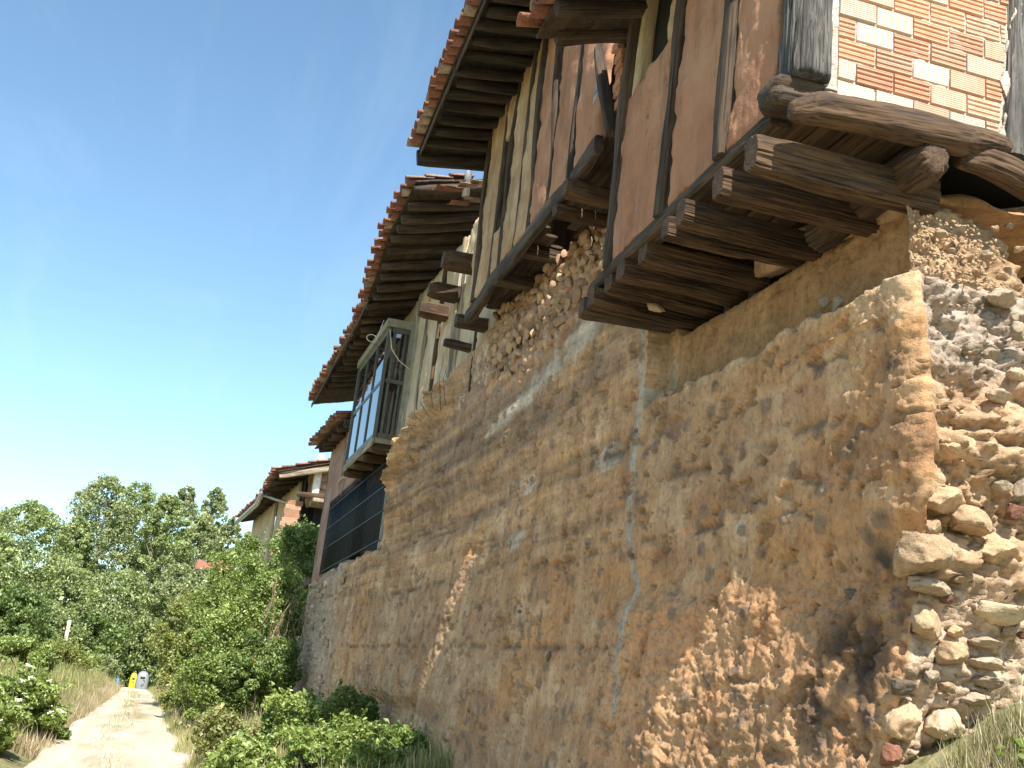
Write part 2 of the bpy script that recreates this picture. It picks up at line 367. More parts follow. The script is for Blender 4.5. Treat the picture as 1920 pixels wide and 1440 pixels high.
def trackmat():
    m, n, p = newmat('pale_gravel_track'); v = coords(n); vs = coords(n, (2.2, .35, 1)); k = noise(n, coords(n, (1, .22, 1)), 1.6, 6, .6); k2 = noise(n, v, 45, 4); s = noise(n, vs, 1.2, 5)
    c = ramp(n, k, [(.3, (.40, .335, .24)), (.5, (.51, .45, .345)), (.7, (.58, .525, .425))])
    c = mix(n, 1.0, c, ramp(n, k2, [(.3, (.7, .68, .64)), (.55, (1.02, 1, 1))]), 'MULTIPLY')
    c = mix(n, ramp(n, s, [(.52, (0, 0, 0)), (.7, (.6, .6, .6))]), c, (.27, .21, .12))
    at = N(n, 'Attribute', attribute_name='mid'); c = mix(n, at.outputs['Fac'], c, (.27, .215, .11))
    n.links.new(c, p.inputs['Base Color']); p.inputs['Roughness'].default_value = 1
    n.links.new(bump(n, k2, .012, 1, bump(n, k, .01)), p.inputs['Normal']); return m
M['track'] = trackmat()

# ------------------------------------------------------------------ ground and track
def road_l(y): return np.interp(y, [-20, 10, 15, 20, 27, 36, 46, 60, 90], [-1.6, -1.8, -1.96, -2.16, -2.28, -2.38, -2.75, -3.7, -6])
def road_r(y): return np.interp(y, [-20, 10, 17, 20.6, 30, 43, 50, 60, 90], [1.0, .5, .25, .02, -.5, -1.3, -1.45, -2.2, -4])
def track_r(y): return np.maximum(road_r(y), np.interp(y, [-20, 6, 9, 11.5, 15], [2.6, 2.6, 2.2, 1.1, .3]))  # widened near the camera, out of view, to bounce light onto the wall
def foot(y): return np.interp(y, [-20, 2, 4.5, 8, 13, 25, 32, 45, 80], [-.9, -.5, -.22, -.85, -.9, -.9, -.6, -.6, -2])
def gz(x, y):
    x = np.asarray(x, float); y = np.asarray(y, float)
    base = -1.6 - np.clip(y - 46, 0, 60) * .045
    l = road_l(y); r = road_r(y)
    wx = np.maximum(np.where(y < 26, xw(y), np.interp(y, [26, 40, 60], [2.2, 1.6, 1])), r + 1.0)
    t = sst(0, 1, (x - r) / (wx - r)); z = base + (foot(y) - base) * t * t * .35 + (foot(y) - base) * t * .65
    z = z + (np.clip(x - wx, 0, .75) * .7 + np.clip(x - wx - .75, 0, 6) * .15) * (y < 12)
    z = z + np.where(x < l, np.minimum((l - x) * .3, .45 + .02 * np.minimum(l - x, 40)), 0)
    off = np.clip(np.maximum(l - x, x - r), -.3, .6) / .9 + .3333
    return z - .09 * (1 - sst(0, .9, off)) + sst(.4, 1, off) * .06 * fbm(x * .9, y * .9, o=3, s=3)
def axis(a, b, near, c, n):
    t = np.linspace(-1, 1, n); k = np.sinh(t * near) / np.sinh(near)
    return np.where(k < 0, c + k * (c - a), c + k * (b - c))
gx = axis(-600, 600, 6.2, 0, 231); gy = np.concatenate([np.linspace(-120, -8, 12), np.arange(-6, 60, .45), np.linspace(61, 110, 50), np.linspace(120, 900, 22)])
GX, GY = np.meshgrid(gx, gy, indexing='ij')
g = put('ground', mesh_data('ground', np.stack([GX, GY, gz(GX, GY)], -1).reshape(-1, 3), grid_faces(len(gx), len(gy)), M['ground'])); tag(g, 'dry grassy ground rising from the track to the wall', kind='structure')
ty = np.arange(-8, 64, .25); tu = np.linspace(0, 1, 34)
TY, TU = np.meshgrid(ty, tu, indexing='ij')
rl = road_l(TY) + .06 * fbm(TY * .5, TY * 0, o=5, s=5); rr_ = track_r(TY) + .08 * fbm(TY * .5, TY * 0 + 4, o=5, s=6)
TX = rl + (rr_ - rl) * TU
tz = np.maximum(gz(TX, TY), -1.6 - np.clip(TY - 46, 0, 60) * .045) + .035 - .05 * (np.exp(-((TU - .27) / .12) ** 2) + np.exp(-((TU - .75) / .14) ** 2)) * .5 + .004 * fbm(TX * 3, TY * 3, o=3, s=8)
tz = tz - .22 * (np.clip(.06 - TU, 0, 1) + np.clip(TU - .94, 0, 1)) / .06
midm = np.exp(-((TU - .47) / .11) ** 2) * sst(-.35, .5, fbm(TX * 1.2, TY * .5, o=4, s=58)) * .9 + .5 * np.clip(np.abs(TU - .5) * 2 - .82, 0, 1) / .18
o = put('track', mesh_data('track', np.stack([TX, TY, tz], -1).reshape(-1, 3), grid_faces(len(ty), len(tu))[:, ::-1], M['track'], True, {'mid': midm.ravel()})); tag(o, 'pale sunlit gravel track running past the houses', kind='structure')

# ------------------------------------------------------------------ the rammed earth wall
zs = np.concatenate([np.arange(-1.25, -.65, .05), np.arange(-.65, 3.1, .0145), np.arange(3.1, 4.75, .022)])
ys = [0.0]; st_ = .0145
while ys[-1] < 21.2: ys.append(ys[-1] + st_); st_ = min(.07, st_ * 1.0052)
ys = np.array(ys)                                          # distance past the corner
xs = np.arange(1.9, 0, -.02)                               # distance along the end face from its far edge to the corner
def ycorner(z): return np.interp(z, [-1.3, -.05, .7, 1.45, 2.1, 2.3, 2.36, 2.9, 3.2], [4.72, 4.64, 4.49, 4.36, 4.42, 4.47, 4.55, 4.64, 4.7])
U_ = np.concatenate([-xs, ys]); Ug, Zg = np.meshgrid(U_, zs, indexing='ij')
YC = ycorner(Zg) + .03 * fbm(Zg * 3, Zg * 0, o=3, s=2)
isf = Ug >= 0
Yf = np.where(isf, YC + Ug * (25.3 - YC) / 21.2, YC)
ztop = np.interp(Yf, [4.3, 4.62, 4.75, 5.3, 7.55, 7.9, 12.2, 12.6, 13.4, 14.3, 15.0, 15.9, 17.3, 17.68, 17.74, 24, 26], [2.98, 3.02, 2.88, 2.9, 2.86, 4.52, 4.52, 4.42, 4.3, 4.12, 3.98, 3.82, 3.6, 3.5, 2.07, 1.9, 1.8])
ztop = np.where(isf, ztop, np.interp(-Ug, [0, .05, .12, .3, .6, .9, 2], [3.0, 2.95, 2.8, 2.82, 2.86, 2.5, 2.4]) + .05 * fbm(Ug * 6, Ug * 0, o=3, s=4))
ztop = ztop + .06 * fbm(Yf * 2.2, Yf * 0 + 5, o=4, s=9) * (Yf > 12)
over = np.clip(Zg - ztop, 0, None)
Z = np.minimum(Zg, ztop) + .12 * over
a = np.where(isf, Yf, 4.4 + Ug)                            # unrolled coordinate
rgh = np.ones_like(a) * .55
# relief masks
zled = 2.31 + .035 * fbm(a * 4, a * 0, o=3, s=21) - .0 * a
upper = sst(-.02, .025, Z - zled) * (a < 7.75) * np.where(isf, 1, .5)
zlow = .78 + .10 * fbm(a * 2.2, a * 0 + 3, o=3, s=31)
low = (1 - sst(-.12, .05, Z - zlow)) * (1 - sst(7.6, 8.4, a)) * isf
corner = np.exp(-np.clip(Ug, 0, None) / .35) * isf * (1 - upper)
rub = sst(-.08, .08, Z - np.interp(a, [7.5, 9.1, 9.9, 11.2, 12.3, 12.6], [3.9, 3.75, 3.45, 3.25, 3.5, 3.7]) - .12 * fbm(a * 2, Z * 2, o=2, s=77)) * sst(7.3, 7.6, a) * (1 - sst(12.5, 12.8, a))
end = (~isf).astype(float)
grey = sst(20.2, 21.6, a + .3 * fbm(a, Z * 2, o=3, s=44))
lam = fbm(a * .45, Z * 9 + .15 * a, o=4, s=25, g=.6) * sst(1.0, 1.5, Z) * sst(7.7, 8.3, a)     # courses of tamped earth
d = .024 * fbm(a * .55, Z * .55, o=3, s=1) + .005 * fbm(a * 3.2, Z * 3.2, o=3, s=2) + .005 * fbm(a * 16, Z * 14, o=3, s=3) + .008 * lam
strk = fbm(a * 7, Z * 1.3 + 2 * fbm(a * 1.2, Z, o=2, s=6), o=4, s=5)
d += .006 * strk * sst(2.6, 1.4, Z) * (1 - .7 * upper)
pit = fbm(a * 3.6, Z * 4.6, o=4, s=7); pitm = np.maximum(sst(.74, .80, pit), sst(.76, .81, fbm(a * 7.5, Z * 10, o=3, s=8))) * (1 - .5 * upper)
d -= .028 * pitm
w1, w2, wid = worley(a * 5.5, Z * 6.5, 3)
inc = (wid > .80) * sst(.40, .30, w1 + .08 * fbm(a * 14, Z * 14, o=2, s=4)) * (1 - upper) * (1 - .6 * rub)          # stones showing in the earth
d += .008 * inc
# rough, flaking lower part near the corner
rg1 = fbm(a * 6.5, Z * 5.0, o=5, s=12, g=.58); rid = 1 - np.abs(fbm(a * 3.0, Z * 5.0, o=5, s=13, g=.6)) * 1.7
def terr(f, n, k=.16):                                     # flaking layers: flat plates with broken edges
    q = f * n; i0 = np.floor(q); return (i0 + sst(.5 - k, .5 + k, q - i0)) / n
flk = terr(fbm(a * 2.2, Z * 3.6, o=6, s=14, g=.62) * .8, 3.2); flk2 = terr(fbm(a * 6.0, Z * 9.5, o=5, s=16, g=.66) * .8, 2.6)
shp = np.abs(fbm(a * 10, Z * 14, o=4, s=17, g=.66))
d += low * (.019 * flk + .011 * flk2 + .005 * np.clip(rid, -.6, 1) - .014 * shp)
d += (1 - low) * isf * (1 - .55 * upper) * (.004 * flk + .0035 * flk2 - .0045 * shp)
d += isf * (.0045 + .004 * low) * fbm(a * 30, Z * 38, o=3, s=18, g=.7)
d += (corner * (.012 * flk2 - .01) + end * (.03 * flk + .03 * flk2 - .04 * shp))
lump = end * (1 - sst(2.25, 2.4, Z)) * sst(.5, .75, Z)
l1, l2, lid = worley(a * 3.2 + .25 * rg1, Z * 4.2 + .2 * flk, 19)
d += lump * (.16 * np.clip(l2 - l1, 0, .5) + .05 * flk - .05)
grid_holes = 0
d += upper * (-.17) + .01
# erosion that turns the lower end of the wall a little towards the track's near end
d += low * np.interp(a, [4.3, 4.7, 7.1, 8.6], [-.05, -.04, .06, .0])
# mortar seam, board lines of the lifts
def line(pts, wd):
    q = np.array([AW(*p)[1:] for p in pts]); yy = np.interp(Zg, q[::-1, 1] if q[0, 1] > q[-1, 1] else q[:, 1], q[::-1, 0] if q[0, 1] > q[-1, 1] else q[:, 0])
    m = np.exp(-((a - yy - .03 * fbm(Zg * 5, Zg * 0, o=3, s=4)) / wd) ** 2); return m * (Zg < q[:, 1].max()) * (Zg > q[:, 1].min())
seam = line([(1207, 600), (1207, 700), (1203, 760), (1195, 830), (1188, 930), (1186, 1030), (1198, 1110), (1185, 1180), (1178, 1230), (1186, 1350)], .05) * isf
seam_up = (np.exp(-((a - 7.6) / .16) ** 2) * (Z > 2.3) * (Z < 3.1)) * sst(-.5, .3, fbm(a * 5, Z * 2, o=3, s=61)) * isf
for zz, am, y0, y1 in ((1.16, .016, 5.2, 13), (.38, .012, 7, 25), (1.9, .010, 7.8, 17), (2.65, .012, 8, 17), (1.75, .01, 4.5, 7.6), (3.2, .012, 9, 17)):
    yj = zz + .02 * fbm(a * .9, a * 0 + zz * 7, o=4, s=33)
    d -= am * np.exp(-((Z - yj) / .014) ** 2) * sst(-.4, .25, fbm(a * 1.3, a * 0 + zz, o=3, s=37)) * ((a > y0) & (a < y1))
# thin raised cement line on the lower lift near the corner
ql = np.array([AW(1690, 598)[1:], AW(1520, 672)[1:]])
fin = np.exp(-((Z - np.interp(a, ql[:, 0], ql[:, 1]) - .006 * fbm(a * 9, a * 0, o=2, s=3)) / .010) ** 2) * (a > ql[0, 0]) * (a < ql[1, 0])
d += .028 * fin
# eroded cornice in front of the plastered house, hollow foot
corn = sst(13.2, 15.2, a) * (1 - sst(17.6, 17.75, a)) * sst(.75, .1, ztop - Z + .25 * rg1)
d += corn * (.24 + .16 * terr(fbm(a * 2.5, Z * 3.5, o=4, s=51), 3)) - .05 * corn * (rid < .2)
d -= .16 * sst(13.55, 13.75, a) * (1 - sst(-.42, -.2, Z + .25 * (a - 13.6) * 0 + .05 * rg1)) * (1 - sst(17, 19, a)) * .8
# recess and batter shaped to catch the sun streak; slight batter near corner
cst = Z + 1.171 * a
far_b = sst(9.6, 11.4, a) * (1 - sst(15.2, 17.2, a)) * isf
d += far_b * (-.12 * sst(2.7, 2.1, Z) + .095 * np.clip(1.95 - Z, 0, 2.5))
d += isf * .10 * np.clip(.95 - Z, 0, 1.6) * (1 - sst(8, 10, a))
d += isf * sst(.8, 1.1, Z) * (1 - upper) * .11 * np.exp(-np.clip(a - 4.4, 0, 9) / 1.3)  # corner swelled so that the face past it stays unlit
holes = 0
for zz, y0, y1, th in ((1.20, 5.6, 17, .15), (.40, 8, 20, .2), (2.0, 8, 16, .3), (1.62, 4.8, 7.6, .3), (2.55, 9, 16, .35)):
    zl_ = zz + .03 * fbm(a * .8, a * 0 + zz, o=3, s=101)
    holes = np.maximum(holes, sst(th, th + .2, fbm(a * 3.6, Z * 2 + zz * 3, o=3, s=102)) * np.exp(-((Z - zl_) / .032) ** 2) * (a > y0) * (a < y1))
holes = holes * isf * (1 - upper); d -= .022 * holes
# rubble masonry
r1, r2, rid_ = worley(a * 6.5, Z * 8.0, 71)
d += rub * (.05 * np.clip(r2 - r1, 0, .5) * 1.6 - .02 + .03 * (rid_ - .5))
g1, g2, gid = worley(a * 4.5, Z * 6.5, 72)
d += grey * (.05 * np.clip(g2 - g1, 0, .5) + .02 * (gid - .5))
# positions
nx = np.where(isf, -1.0, 0.0); tcor = np.exp(-np.abs(Ug) / .03)
nx = np.where(isf, -1 + .5 * tcor, -.5 * tcor); ny = np.where(isf, -.05 - .5 * tcor, -1 + .5 * tcor)
Xb = np.where(isf, xw(Yf) + .9 * over, xw(YC) - Ug); Yb = Yf + np.where(isf, 0, .9 * over)
rnd_top = np.exp(-np.clip(ztop - Zg, 0, 9) / .03) * .03
Xp = Xb + nx * (d - rnd_top); Yp = Yb + ny * (d - rnd_top); Zp = Z + .02 * low * rg1
# colour of the earth, its renders, stains and stones
def C(r, g_, b): return np.array([r, g_, b])
def lay(col, m, c): m = np.clip(m, 0, 1)[..., None]; return col * (1 - m) + np.array(c) * m
ca = fbm(a * .8, Z * 1.2, o=4, s=81); cb = fbm(a * 2.6, Z * 2.2, o=4, s=82); cc = fbm(a * 1.1, Z * 3.0, o=3, s=83)
col = np.zeros(a.shape + (3,)) + C(.40, .27, .152)
col = lay(col, sst(.0, .6, ca), C(.43, .265, .125)); col = lay(col, sst(.05, .6, cb) * .8, C(.48, .36, .225)); col = lay(col, sst(.15, .7, cc) * .7, C(.33, .20, .105))
col = lay(col, upper * .75, C(.37, .235, .115)); col = lay(col, upper * sst(0, .6, cb) * .5, C(.46, .31, .16))
col = lay(col, low * .6, C(.46, .30, .165)); col = lay(col, low * sst(.1, .6, cb) * .7, C(.42, .235, .115))
mauve = sst(-.25, .25, Z - np.interp(a, [7.8, 9.5, 11.5, 13, 15, 17], [3.0, 2.55, 2.15, 2.0, 2.25, 2.5]) + .35 * fbm(a * .9 + Z * .8, Z * 1.6, o=4, s=91)) * sst(7.9, 8.6, a) * (1 - rub) * (1 - sst(16.5, 18, a))
col = lay(col, mauve * .7, C(.29, .215, .15)); 
band = sst(.1, .5, fbm(a * .7 + Z * 1.1, Z * 3.4 + a * .25, o=3, s=93)) * sst(7.9, 8.5, a) * (Z > 1.4) * (1 - sst(16, 18, a))
col = lay(col, band * .6, C(.43, .285, .145))
crm = np.exp(-((Z - np.interp(a, [8.6, 9.8, 11.4, 12.4], [3.5, 3.25, 2.95, 2.8]) - .08 * fbm(a * 3, Z * 3, o=3, s=95)) / np.interp(a, [8.6, 9.5, 11.3, 12.4], [.1, .16, .1, .03])) ** 4) * (a > 8.5) * (a < 12.3)
col = lay(col, crm, C(.50, .455, .375))
col = lay(col, rub * .9, C(.36, .235, .15)); col = lay(col, rub * sst(.12, .03, r2 - r1) * .8, C(.26, .185, .12)); col = lay(col, rub * (rid_ > .7) * .7, C(.43, .33, .24)); col = lay(col, rub * (rid_ < .25) * .6, C(.37, .2, .12))
col = lay(col, np.clip(seam * 1.6, 0, 1) * .9, C(.37, .37, .32)); col = lay(col, seam_up * .85, C(.34, .345, .285))
pat = np.exp(-(((a - 8.35) / .28) ** 2 + ((Z - 1.98) / .12) ** 2)) > .45 + .25 * cb
col = lay(col, pat * .8, C(.42, .40, .335))
for px, py, ra, rz in ((985, 905, .4, .1), (1400, 1000, .12, .16), (1130, 860, .25, .07), (960, 1010, .25, .12)):
    q = AW(px, py); col = lay(col, (np.exp(-(((a - q[1]) / ra) ** 2 + ((Z - q[2]) / rz) ** 2)) > .5 + .35 * cb) * .75, C(.52, .47, .38))
col = lay(col, inc * .8, C(.20, .155, .115)); col = lay(col, pitm * .45, C(.20, .13, .07)); col = lay(col, holes * .7, C(.15, .10, .06)); crk = np.clip(1 - np.abs(fbm(a * 2.6, Z * .9 + 4, o=4, s=88)) * 28, 0, 1) * sst(0, .4, fbm(a * 1.1, Z * 1.3, o=2, s=89)) * (1 - upper); d_crk = crk; col = lay(col, crk * .6, C(.16, .10, .055))  # pits and holes get their shade painted in
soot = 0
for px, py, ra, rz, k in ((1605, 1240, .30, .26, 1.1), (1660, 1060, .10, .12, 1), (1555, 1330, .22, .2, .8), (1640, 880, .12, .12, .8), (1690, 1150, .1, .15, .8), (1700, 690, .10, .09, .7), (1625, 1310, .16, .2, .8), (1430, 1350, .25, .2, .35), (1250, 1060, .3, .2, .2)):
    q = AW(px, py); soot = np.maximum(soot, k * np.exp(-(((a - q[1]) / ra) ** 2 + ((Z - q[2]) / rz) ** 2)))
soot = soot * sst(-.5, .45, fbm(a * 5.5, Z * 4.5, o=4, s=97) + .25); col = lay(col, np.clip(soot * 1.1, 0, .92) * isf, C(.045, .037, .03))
col = lay(col, grey * .8, C(.385, .335, .265)); col = lay(col, grey * sst(.1, .02, g2 - g1) * .6, C(.27, .22, .165))
col = lay(col, corn * .45, C(.46, .31, .14))
gz_ = end * sst(.2, 1.0, Z)
col = lay(col, end * .85, C(.37, .285, .19)); col = lay(col, end * sst(2.3, 2.42, Z) * .7, C(.36, .275, .175))
ash = end * (1 - sst(2.30, 2.42, Z)) * sst(1.6, 1.85, Z + .1 * cb); col = lay(col, ash * .85, C(.33, .31, .275)); col = lay(col, ash * sst(.1, .6, cb) * .8, C(.24, .22, .19))
lim = end * (1 - sst(.62, .85, Z + .08 * cb)); col = lay(col, lim * .75, C(.46, .40, .32))
col = lay(col, isf * sst(2.2, 2.32, Z) * (1 - upper) * (a < 7.5) * .5, C(.52, .44, .32))  # highlight painted along the top edge of the ledge
lift = np.floor((Z + .12 + .02 * cb) / .81); ltone = _h(lift, np.floor(a / 2.6 + lift * .37), lift * 0, 3)
col *= (1 + isf * (.30 * lam + .20 * (ltone - .5)))[..., None]
V = np.stack([Xp, Yp, Zp], -1).reshape(-1, 3)
me = mesh_data('earth_wall', V, grid_faces(len(U_), len(zs)), M['earth'], True, {'Col': col.reshape(-1, 3)})
wall = put('earth_wall', me); tag(wall, 'tall rammed earth wall, cracked and eroded, carrying the timber houses', 'wall', kind='thing')
me.validate()

# rocks shared by the stones
def rock(seed, sub=4, flatn=.0, fac=.22):
    import bmesh
    bm = bmesh.new(); bmesh.ops.create_icosphere(bm, subdivisions=sub, radius=.5)
    co = np.array([v.co[:] for v in bm.verts]); n = co / np.linalg.norm(co, axis=1)[:, None]
    r_ = 1 + fac * fbm(n[:, 0] * 1.3 + seed, n[:, 1] * 1.3, n[:, 2] * 1.3, 3, seed)
    p = n * .62 * r_[:, None]
    rl2 = np.random.default_rng(seed)
    for q in range(13):                                  # broken faces
        v = rl2.normal(size=3); v /= np.linalg.norm(v); h = .30 + .17 * rl2.random(); dd = p @ v; p -= np.clip(dd - h, 0, 9)[:, None] * v * .93
    p *= (1 + .10 * fbm(n[:, 0] * 5 + seed, n[:, 1] * 5, n[:, 2] * 5, 3, seed + 3, .6))[:, None]
    p /= np.abs(p).max(0) * 2
    for v, c in zip(bm.verts, p): v.co = c
    me = bpy.data.meshes.new('stone'); bm.to_mesh(me); bm.free(); me.polygons.foreach_set('use_smooth', np.ones(len(me.polygons), bool)); return me
ROCK = [rock(i) for i in range(8)]; ROCKL = [rock(40 + i, 3, fac=.2) for i in range(8)]
RM = {}
def rockmesh(i, m, low=False):
    k = (i % 8, m, low)
    if k not in RM:
        RM[k] = (ROCKL if low else ROCK)[i % 8].copy(); RM[k].materials.append(M[m])
    return RM[k]
def wstone(px, py, wp, hp, m='stone_tan', rot=0, face='end', out=.3, dp=1.0, name='stone', i=[0]):
    i[0] += 1
    if face == 'end':
        yc = float(ycorner(AY(px, py, 4.5)[2])); P = AY(px, py, yc - .02); s = depth(P) / F
        sz = (wp * s * 1.05, max(wp, hp) * s * dp, hp * s * 1.05); off = np.array([0, -1, 0]) * (sz[1] * (out - .5) + .02)
        mw = Matrix.Translation(P + off) @ Matrix.Rotation(math.radians(rot + 5), 4, 'Y') @ Matrix.Diagonal((*sz, 1))
    else:
        P = AW(px, py); s = depth(P) / F; fs = 1.55
        sz = (max(wp, hp) * s * dp, wp * s * fs, hp * s); off = np.array([-1, 0, 0]) * (sz[0] * (out - .5) + .02)
        mw = Matrix.Translation(P + off) @ Matrix.Rotation(math.radians(rot), 4, 'X') @ Matrix.Diagonal((*sz, 1))
    return put(name, rockmesh(i[0], m), wall, mw)
T, Cm, G, K, Pk, R_ = 'stone_tan', 'stone_cream', 'stone_grey', 'stone_dark', 'stone_pink', 'stone_red'
for s in [(1718, 1041, 118, 80, T, -6, .62), (1878, 1034, 118, 56, T, -3, .5), (1746, 1101, 92, 30, G, -2, .5), (1773, 1122, 38, 22, R_, 0, .4),
          (1862, 1152, 130, 50, Cm, 2, .5), (1850, 1204, 72, 24, G, 0, .5), (1840, 1242, 86, 34, Cm, -3, .55), (1846, 1277, 68, 27, G, -6, .55),
          (1780, 1225, 66, 48, T, -8, .5), (1794, 1183, 42, 26, T, 0, .4), (1739, 1169, 66, 62, T, 5, .45), (1744, 1266, 42, 31, G, 8, .5), (1688, 1290, 54, 36, K, 0, .45),
          (1699, 1349, 76, 78, T, 6, .5), (1768, 1362, 84, 72, Cm, -22, .5), (1822, 1390, 76, 64, G, -4, .45), (1668, 1415, 44, 44, R_, 0, .45), (1838, 1310, 80, 26, Cm, -4, .45),
          (1867, 1086, 19, 19, G, 0, .5), (1898, 1090, 28, 18, T, 0, .5), (1846, 1092, 26, 24, T, 0, .5), (1800, 1084, 36, 22, T, 0, .45), (1773, 1287, 40, 27, T, 10, .45), (1912, 1190, 20, 16, R_, 0, .4), (1888, 1187, 28, 20, T, 0, .4),
          (1886, 556, 74, 36, G, -2, .4), (1908, 624, 34, 36, G, 20, .45), (1901, 598, 20, 22, G, 0, .4), (1819, 657, 40, 26, G, 5, .45), (1859, 662, 38, 26, G, -5, .4), 
          (1797, 838, 96, 66, T, -10, .38), (1876, 911, 40, 27, G, 0, .45), (1912, 922, 34, 54, G, 15, .45), (1782, 932, 104, 62, T, -8, .42), (1822, 978, 96, 54, T, -4, .5), (1747, 987, 48, 38, T, 0, .45), (1897, 962, 30, 40, R_, 20, .45), 
          (1880, 740, 50, 34, G, 10, .3), (1905, 700, 40, 34, Cm, 0, .35), (1718, 345, 17, 17, Cm, 0, .6), (1846, 480, 24, 14, G, 0, .5), (1800, 430, 26, 13, G, 10, .5), (1765, 440, 28, 12, Cm, -8, .45), (1862, 430, 22, 15, T, 0, .5), (1905, 470, 22, 14, T, 0, .5), (1890, 425, 20, 14, G, 0, .5), (1780, 470, 18, 10, Cm, 0, .5)]:
    wstone(*s[:5], rot=s[5], out=s[6] - .12)
for s in [(1544, 563, 24, 28, G, 20), (1569, 572, 24, 29, G, -15), (1537, 598, 30, 34, G, 5), (1538, 626, 22, 24, K, 0), (1241, 745, 14, 28, T, 0), (1258, 740, 17, 22, T, 10), (1290, 722, 17, 17, G, 0), (1315, 711, 17, 16, G, 0), (1345, 698, 17, 15, T, 0), (1368, 688, 16, 15, G, 0), (1395, 677, 14, 13, T, 0),
          (1700, 680, 30, 44, K, 0), (1595, 1112, 40, 26, K, 0), (1440, 1100, 60, 20, T, -12), (1614, 925, 22, 30, K, 10), (975, 1147, 16, 10, K, 0), (1475, 910, 14, 18, K, 0), (1460, 780, 14, 22, K, 0), (1310, 750, 14, 20, G, 0), (1380, 850, 18, 24, G, 0), (1620, 740, 22, 30, K, 0), (1500, 1170, 30, 30, T, 0), (1420, 1240, 30, 40, T, 15), (1330, 1300, 26, 36, T, 5), (1370, 1180, 26, 30, T, -5), (1290, 1360, 20, 30, T, 0), (1530, 1400, 40, 40, T, 10), (1460, 1320, 34, 46, T, -10), (1260, 1290, 18, 28, G, 0), (1090, 1150, 16, 12, G, 0), (1030, 1230, 12, 22, K, 0), (1240, 1140, 16, 24, G, 0), (890, 1190, 9, 20, G, 0)]:
    wstone(*s[:5], rot=s[5], face='face', out=.16, dp=.6)
# rubble masonry of the upper wall, stone by stone
k = 0
for yy in np.arange(7.75, 12.4, .165):
    for zz in np.arange(3.2, 4.5, .125):
        y_ = yy + random.uniform(-.05, .05) + (.08 if int(round(zz / .125)) % 2 else 0); z_ = zz + random.uniform(-.03, .03)
        if z_ < np.interp(y_, [7.5, 9.1, 9.9, 11.2, 12.3], [3.95, 3.85, 3.6, 3.4, 3.6]) or random.random() < .18: continue
        k += 1; sz = (.10, random.uniform(.13, .27), random.uniform(.07, .15))
        put('rubble_stone', rockmesh(k, random.choice([Pk, Pk, T, Pk, T]), True), wall, Matrix.Translation((xw(y_) + .012 - random.uniform(0, .03), y_, z_)) @ Matrix.Rotation(random.uniform(-.9, .9), 4, 'X') @ Matrix.Diagonal((*sz, 1)))
for q in range(85):                                        # grey masonry at the far end of the wall
    y_ = random.uniform(20.6, 25.2); z_ = random.uniform(-.5, 1.75); k += 1
    put('masonry_stone', rockmesh(k, random.choice([G, Cm, G, T]), True), wall, Matrix.Translation((xw(y_) - .015, y_, z_)) @ Matrix.Rotation(random.uniform(-.3, .3), 4, 'X') @ Matrix.Diagonal((.12, random.uniform(.16, .34), random.uniform(.09, .2), 1)))
# pebbles in the broken end of the wall: too small to pick apart
def pebbles():
    import bmesh
    base = rock(77, 1); bv = np.array([v.co[:] for v in base.vertices]); bf = np.array([p.vertices[:] for p in base.polygons]); Vs = []; Fs = []; n = 0
    for q in range(300):
        x = random.uniform(3.28, 3.85); z = random.uniform(2.3, 2.72) if q < 230 else random.uniform(.0, 2.3); s = random.uniform(.006, .018)
        yc = float(ycorner(z)) - random.uniform(0, .03)
        c, s_ = math.cos(q), math.sin(q); Rm = np.array([[c, 0, s_], [0, 1, 0], [-s_, 0, c]])
        Vs.append((bv * np.array([s * 1.5, s, s * random.uniform(.6, 1.1)]) * 1.4) @ Rm.T + np.array([x, yc, z])); Fs.append(bf + n); n += len(bv)
    return mesh_data('pebbles', np.vstack(Vs), np.vstack(Fs), M['stone_tan'])
tag(put('pebbles', pebbles(), wall), kind='stuff')

# ------------------------------------------------------------------ roof tiles
def tile_mesh(L=.42, r0=.085, r1=.068, n=9, mat='tile'):
    V = []; th = np.linspace(0, math.pi, n)
    for rad_off in (0, -.013):
        for (yy, r) in ((0, r0), (L, r1)):
            for t in th: V.append(((r + rad_off) * math.cos(t), yy, (r + rad_off) * math.sin(t) * .85))
    Fq = []
    for i in range(n - 1):
        Fq.append([i, i + 1, n + i + 1, n + i]); Fq.append([2 * n + i + 1, 2 * n + i, 3 * n + i, 3 * n + i + 1])
        Fq.append([i + 1, i, 2 * n + i, 2 * n + i + 1]); Fq.append([n + i, n + i + 1, 3 * n + i + 1, 3 * n + i])
    Fq += [[0, n, 3 * n, 2 * n], [n - 1, 3 * n - 1, 4 * n - 1, 2 * n - 1]]
    return mesh_data('roof_tile', V, Fq, M[mat])
TM = [tile_mesh(mat='tile'), tile_mesh(r0=.08, r1=.066, mat='tile'), tile_mesh(mat='tile_pale'), tile_mesh(L=.38, mat='tile')]
